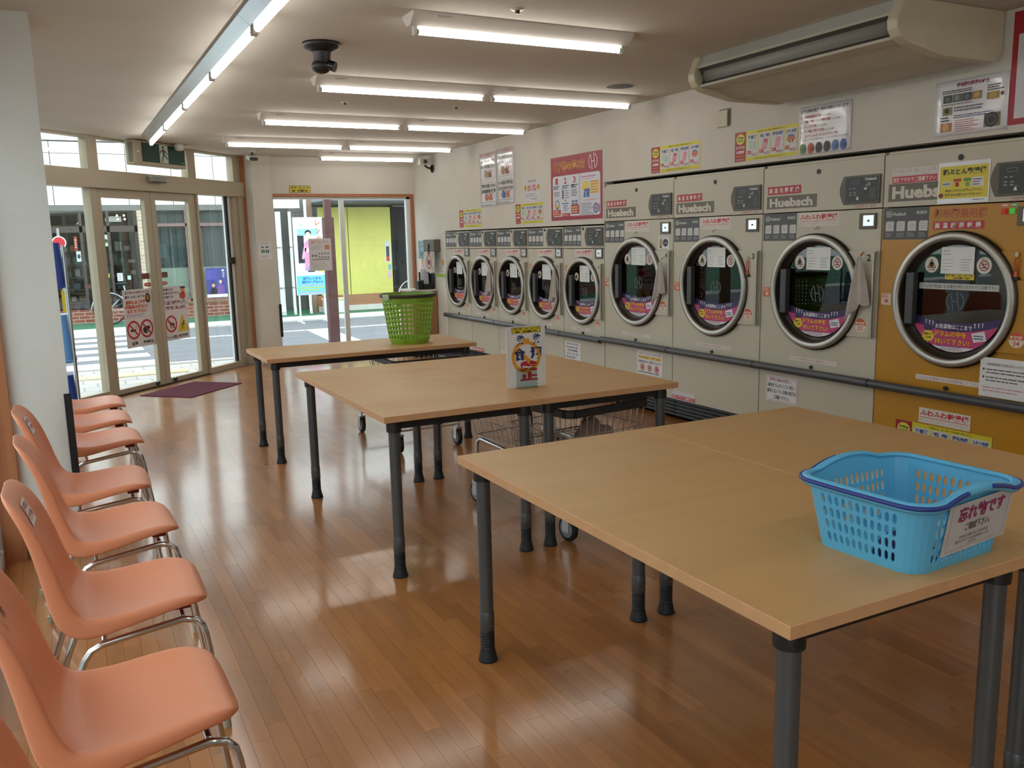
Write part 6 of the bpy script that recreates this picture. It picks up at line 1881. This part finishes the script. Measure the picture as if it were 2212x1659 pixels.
MB().box(-.07, -.005, .0, .12, 0, .11).build('pen_box', m_black, br_, bevel=.004)
o = thing('coin_box', 'grey metal coin box on the wall in the back corner', 'coin box', (XD, 10.72, 1.10), -PI / 2)
MB().box(.0, .36, -.09, 0, .255, .41).build('box_body', mat('grey_metal_box', (110, 106, 98), .45, .3), o, bevel=.004); MB().tube([(.19, -.092, .36), (.2, -.1, .31), (.19, -.1, .27), (.2, -.096, .24)], .008, 6).build('strap', m_black, o)
P = Print(-.0905); P.rect(.0, .36, -.005, .252, (190, 178, 166)); P.ring(.18, .125, .075, .092, (140, 40, 50), 1); P.line(.12, .18, .24, .07, .014, (140, 40, 50), 2); P.rect(.13, .23, .09, .15, (120, 60, 60), 1); P.rect(.12, .24, .222, .24, (150, 50, 60), 1)
P.lines(.29, .33, .16, .24, 3, (90, 86, 84), 1, 3); P.text('禁煙', .30, .335, .01, .07, (50, 46, 46), 1, .04); P.build('no_smoking_card', o)
MB().box(.0, .36, -.0905, -.088, -.005, .253).build('card_back', m_paper, o)
o = thing('leaflet_pocket', 'clear leaflet pockets on the wall beside the grey coin box', 'leaflet pocket', (XD, 11.06, 1.26), -PI / 2)
MB().box(0, .32, -.03, -.026, 0, .24).build('front_pane', m_acr, o); MB().box(0, .32, -.022, -.002, .0, .23).build('leaflets', mat('leaflet_grey', (190, 202, 210), .4), o); P = Print(-.0225); P.rect(.02, .3, .15, .22, (160, 176, 190)); P.rect(.03, .3, .02, .13, (176, 190, 200)); P.lines(.05, .28, .04, .11, 3, (120, 140, 160), 1, 3); P.build('leaflet_print', o)
o, P, w, h = wall_sheet('pink_leaflet', 'small pink and white leaflet under the clear leaflet pockets', 'leaflet', 11.04, 10.82, 1.13, 1.25)
P.rect(0, w, 0, h, (226, 190, 180)); P.rect(w * .5, w * .95, h * .3, h * .9, (150, 50, 40), 1); P.lines(.01, w * .45, .01, h - .01, 3, (200, 120, 110), 1, 3); P.build('print', o)
o, P, w, h = wall_sheet('green_notice', 'notice with a lime green lower border beside the last low dryer', 'notice', 10.52, 10.20, 1.03, 1.26)
P.rect(0, w, 0, .045, (160, 196, 60)); P.disc(w * .72, h * .82, .042, (226, 160, 70), 1, 16); P.lines(.03, w - .03, .06, h * .6, 3, (200, 200, 190), 1, 3, .3); P.build('print', o)
# ================================================================== rack of blue baskets by the doors
rk = thing('basket_rack', 'chrome rack of blue baskets standing behind the column', 'rack', (-.315, 7.50, 0))
for x in (.0, .372):
    for y in (.0, .30):
        MB().cyl((x, y, 0), (x, y, 1.53), .0125, n=10).build('post', m_chrome, rk)
for z in (.22, .63, 1.205):
    s = MB().tube([(0, 0, z), (.372, 0, z), (.372, .3, z), (0, .3, z)], .005, 6, closed=True)
    for k in range(1, 9):
        s.cyl((.0413 * k, 0, z), (.0413 * k, .3, z), .0025, n=5)
    s.build('wire_shelf', m_chrome, rk)
m_nb = mat('royal_blue_plastic', (34, 62, 140), .35); m_lb = mat('pale_blue_plastic', (96, 150, 206), .35)
for z, m, hh, lb in ((1.212, m_nb, .335, 'dark blue basket upside down on the top shelf of the rack'), (.637, m_lb, .36, 'pale blue basket upside down on the middle shelf of the rack'), (.227, m_nb, .30, 'dark blue basket upside down on the bottom shelf of the rack')):
    make = make_slot_basket('blue_laundry_basket', lb, (-.12, 7.65, z + hh), 0, m, .156, .125, .178, .145, hh, [0, .12, .25, .38, .51, .64, .77, 1.0], 7, 6)[0]
    make.rotation_euler = (PI, 0, 0)
tagm = thing('yellow_tag', 'yellow tag hanging under the top shelf of the rack', 'tag', (.025, 7.50, 1.02))
MB().box(-.012, .012, -.003, .003, 0, .17).build('strip', mat('yellow_tag', (214, 190, 50), .5), tagm)
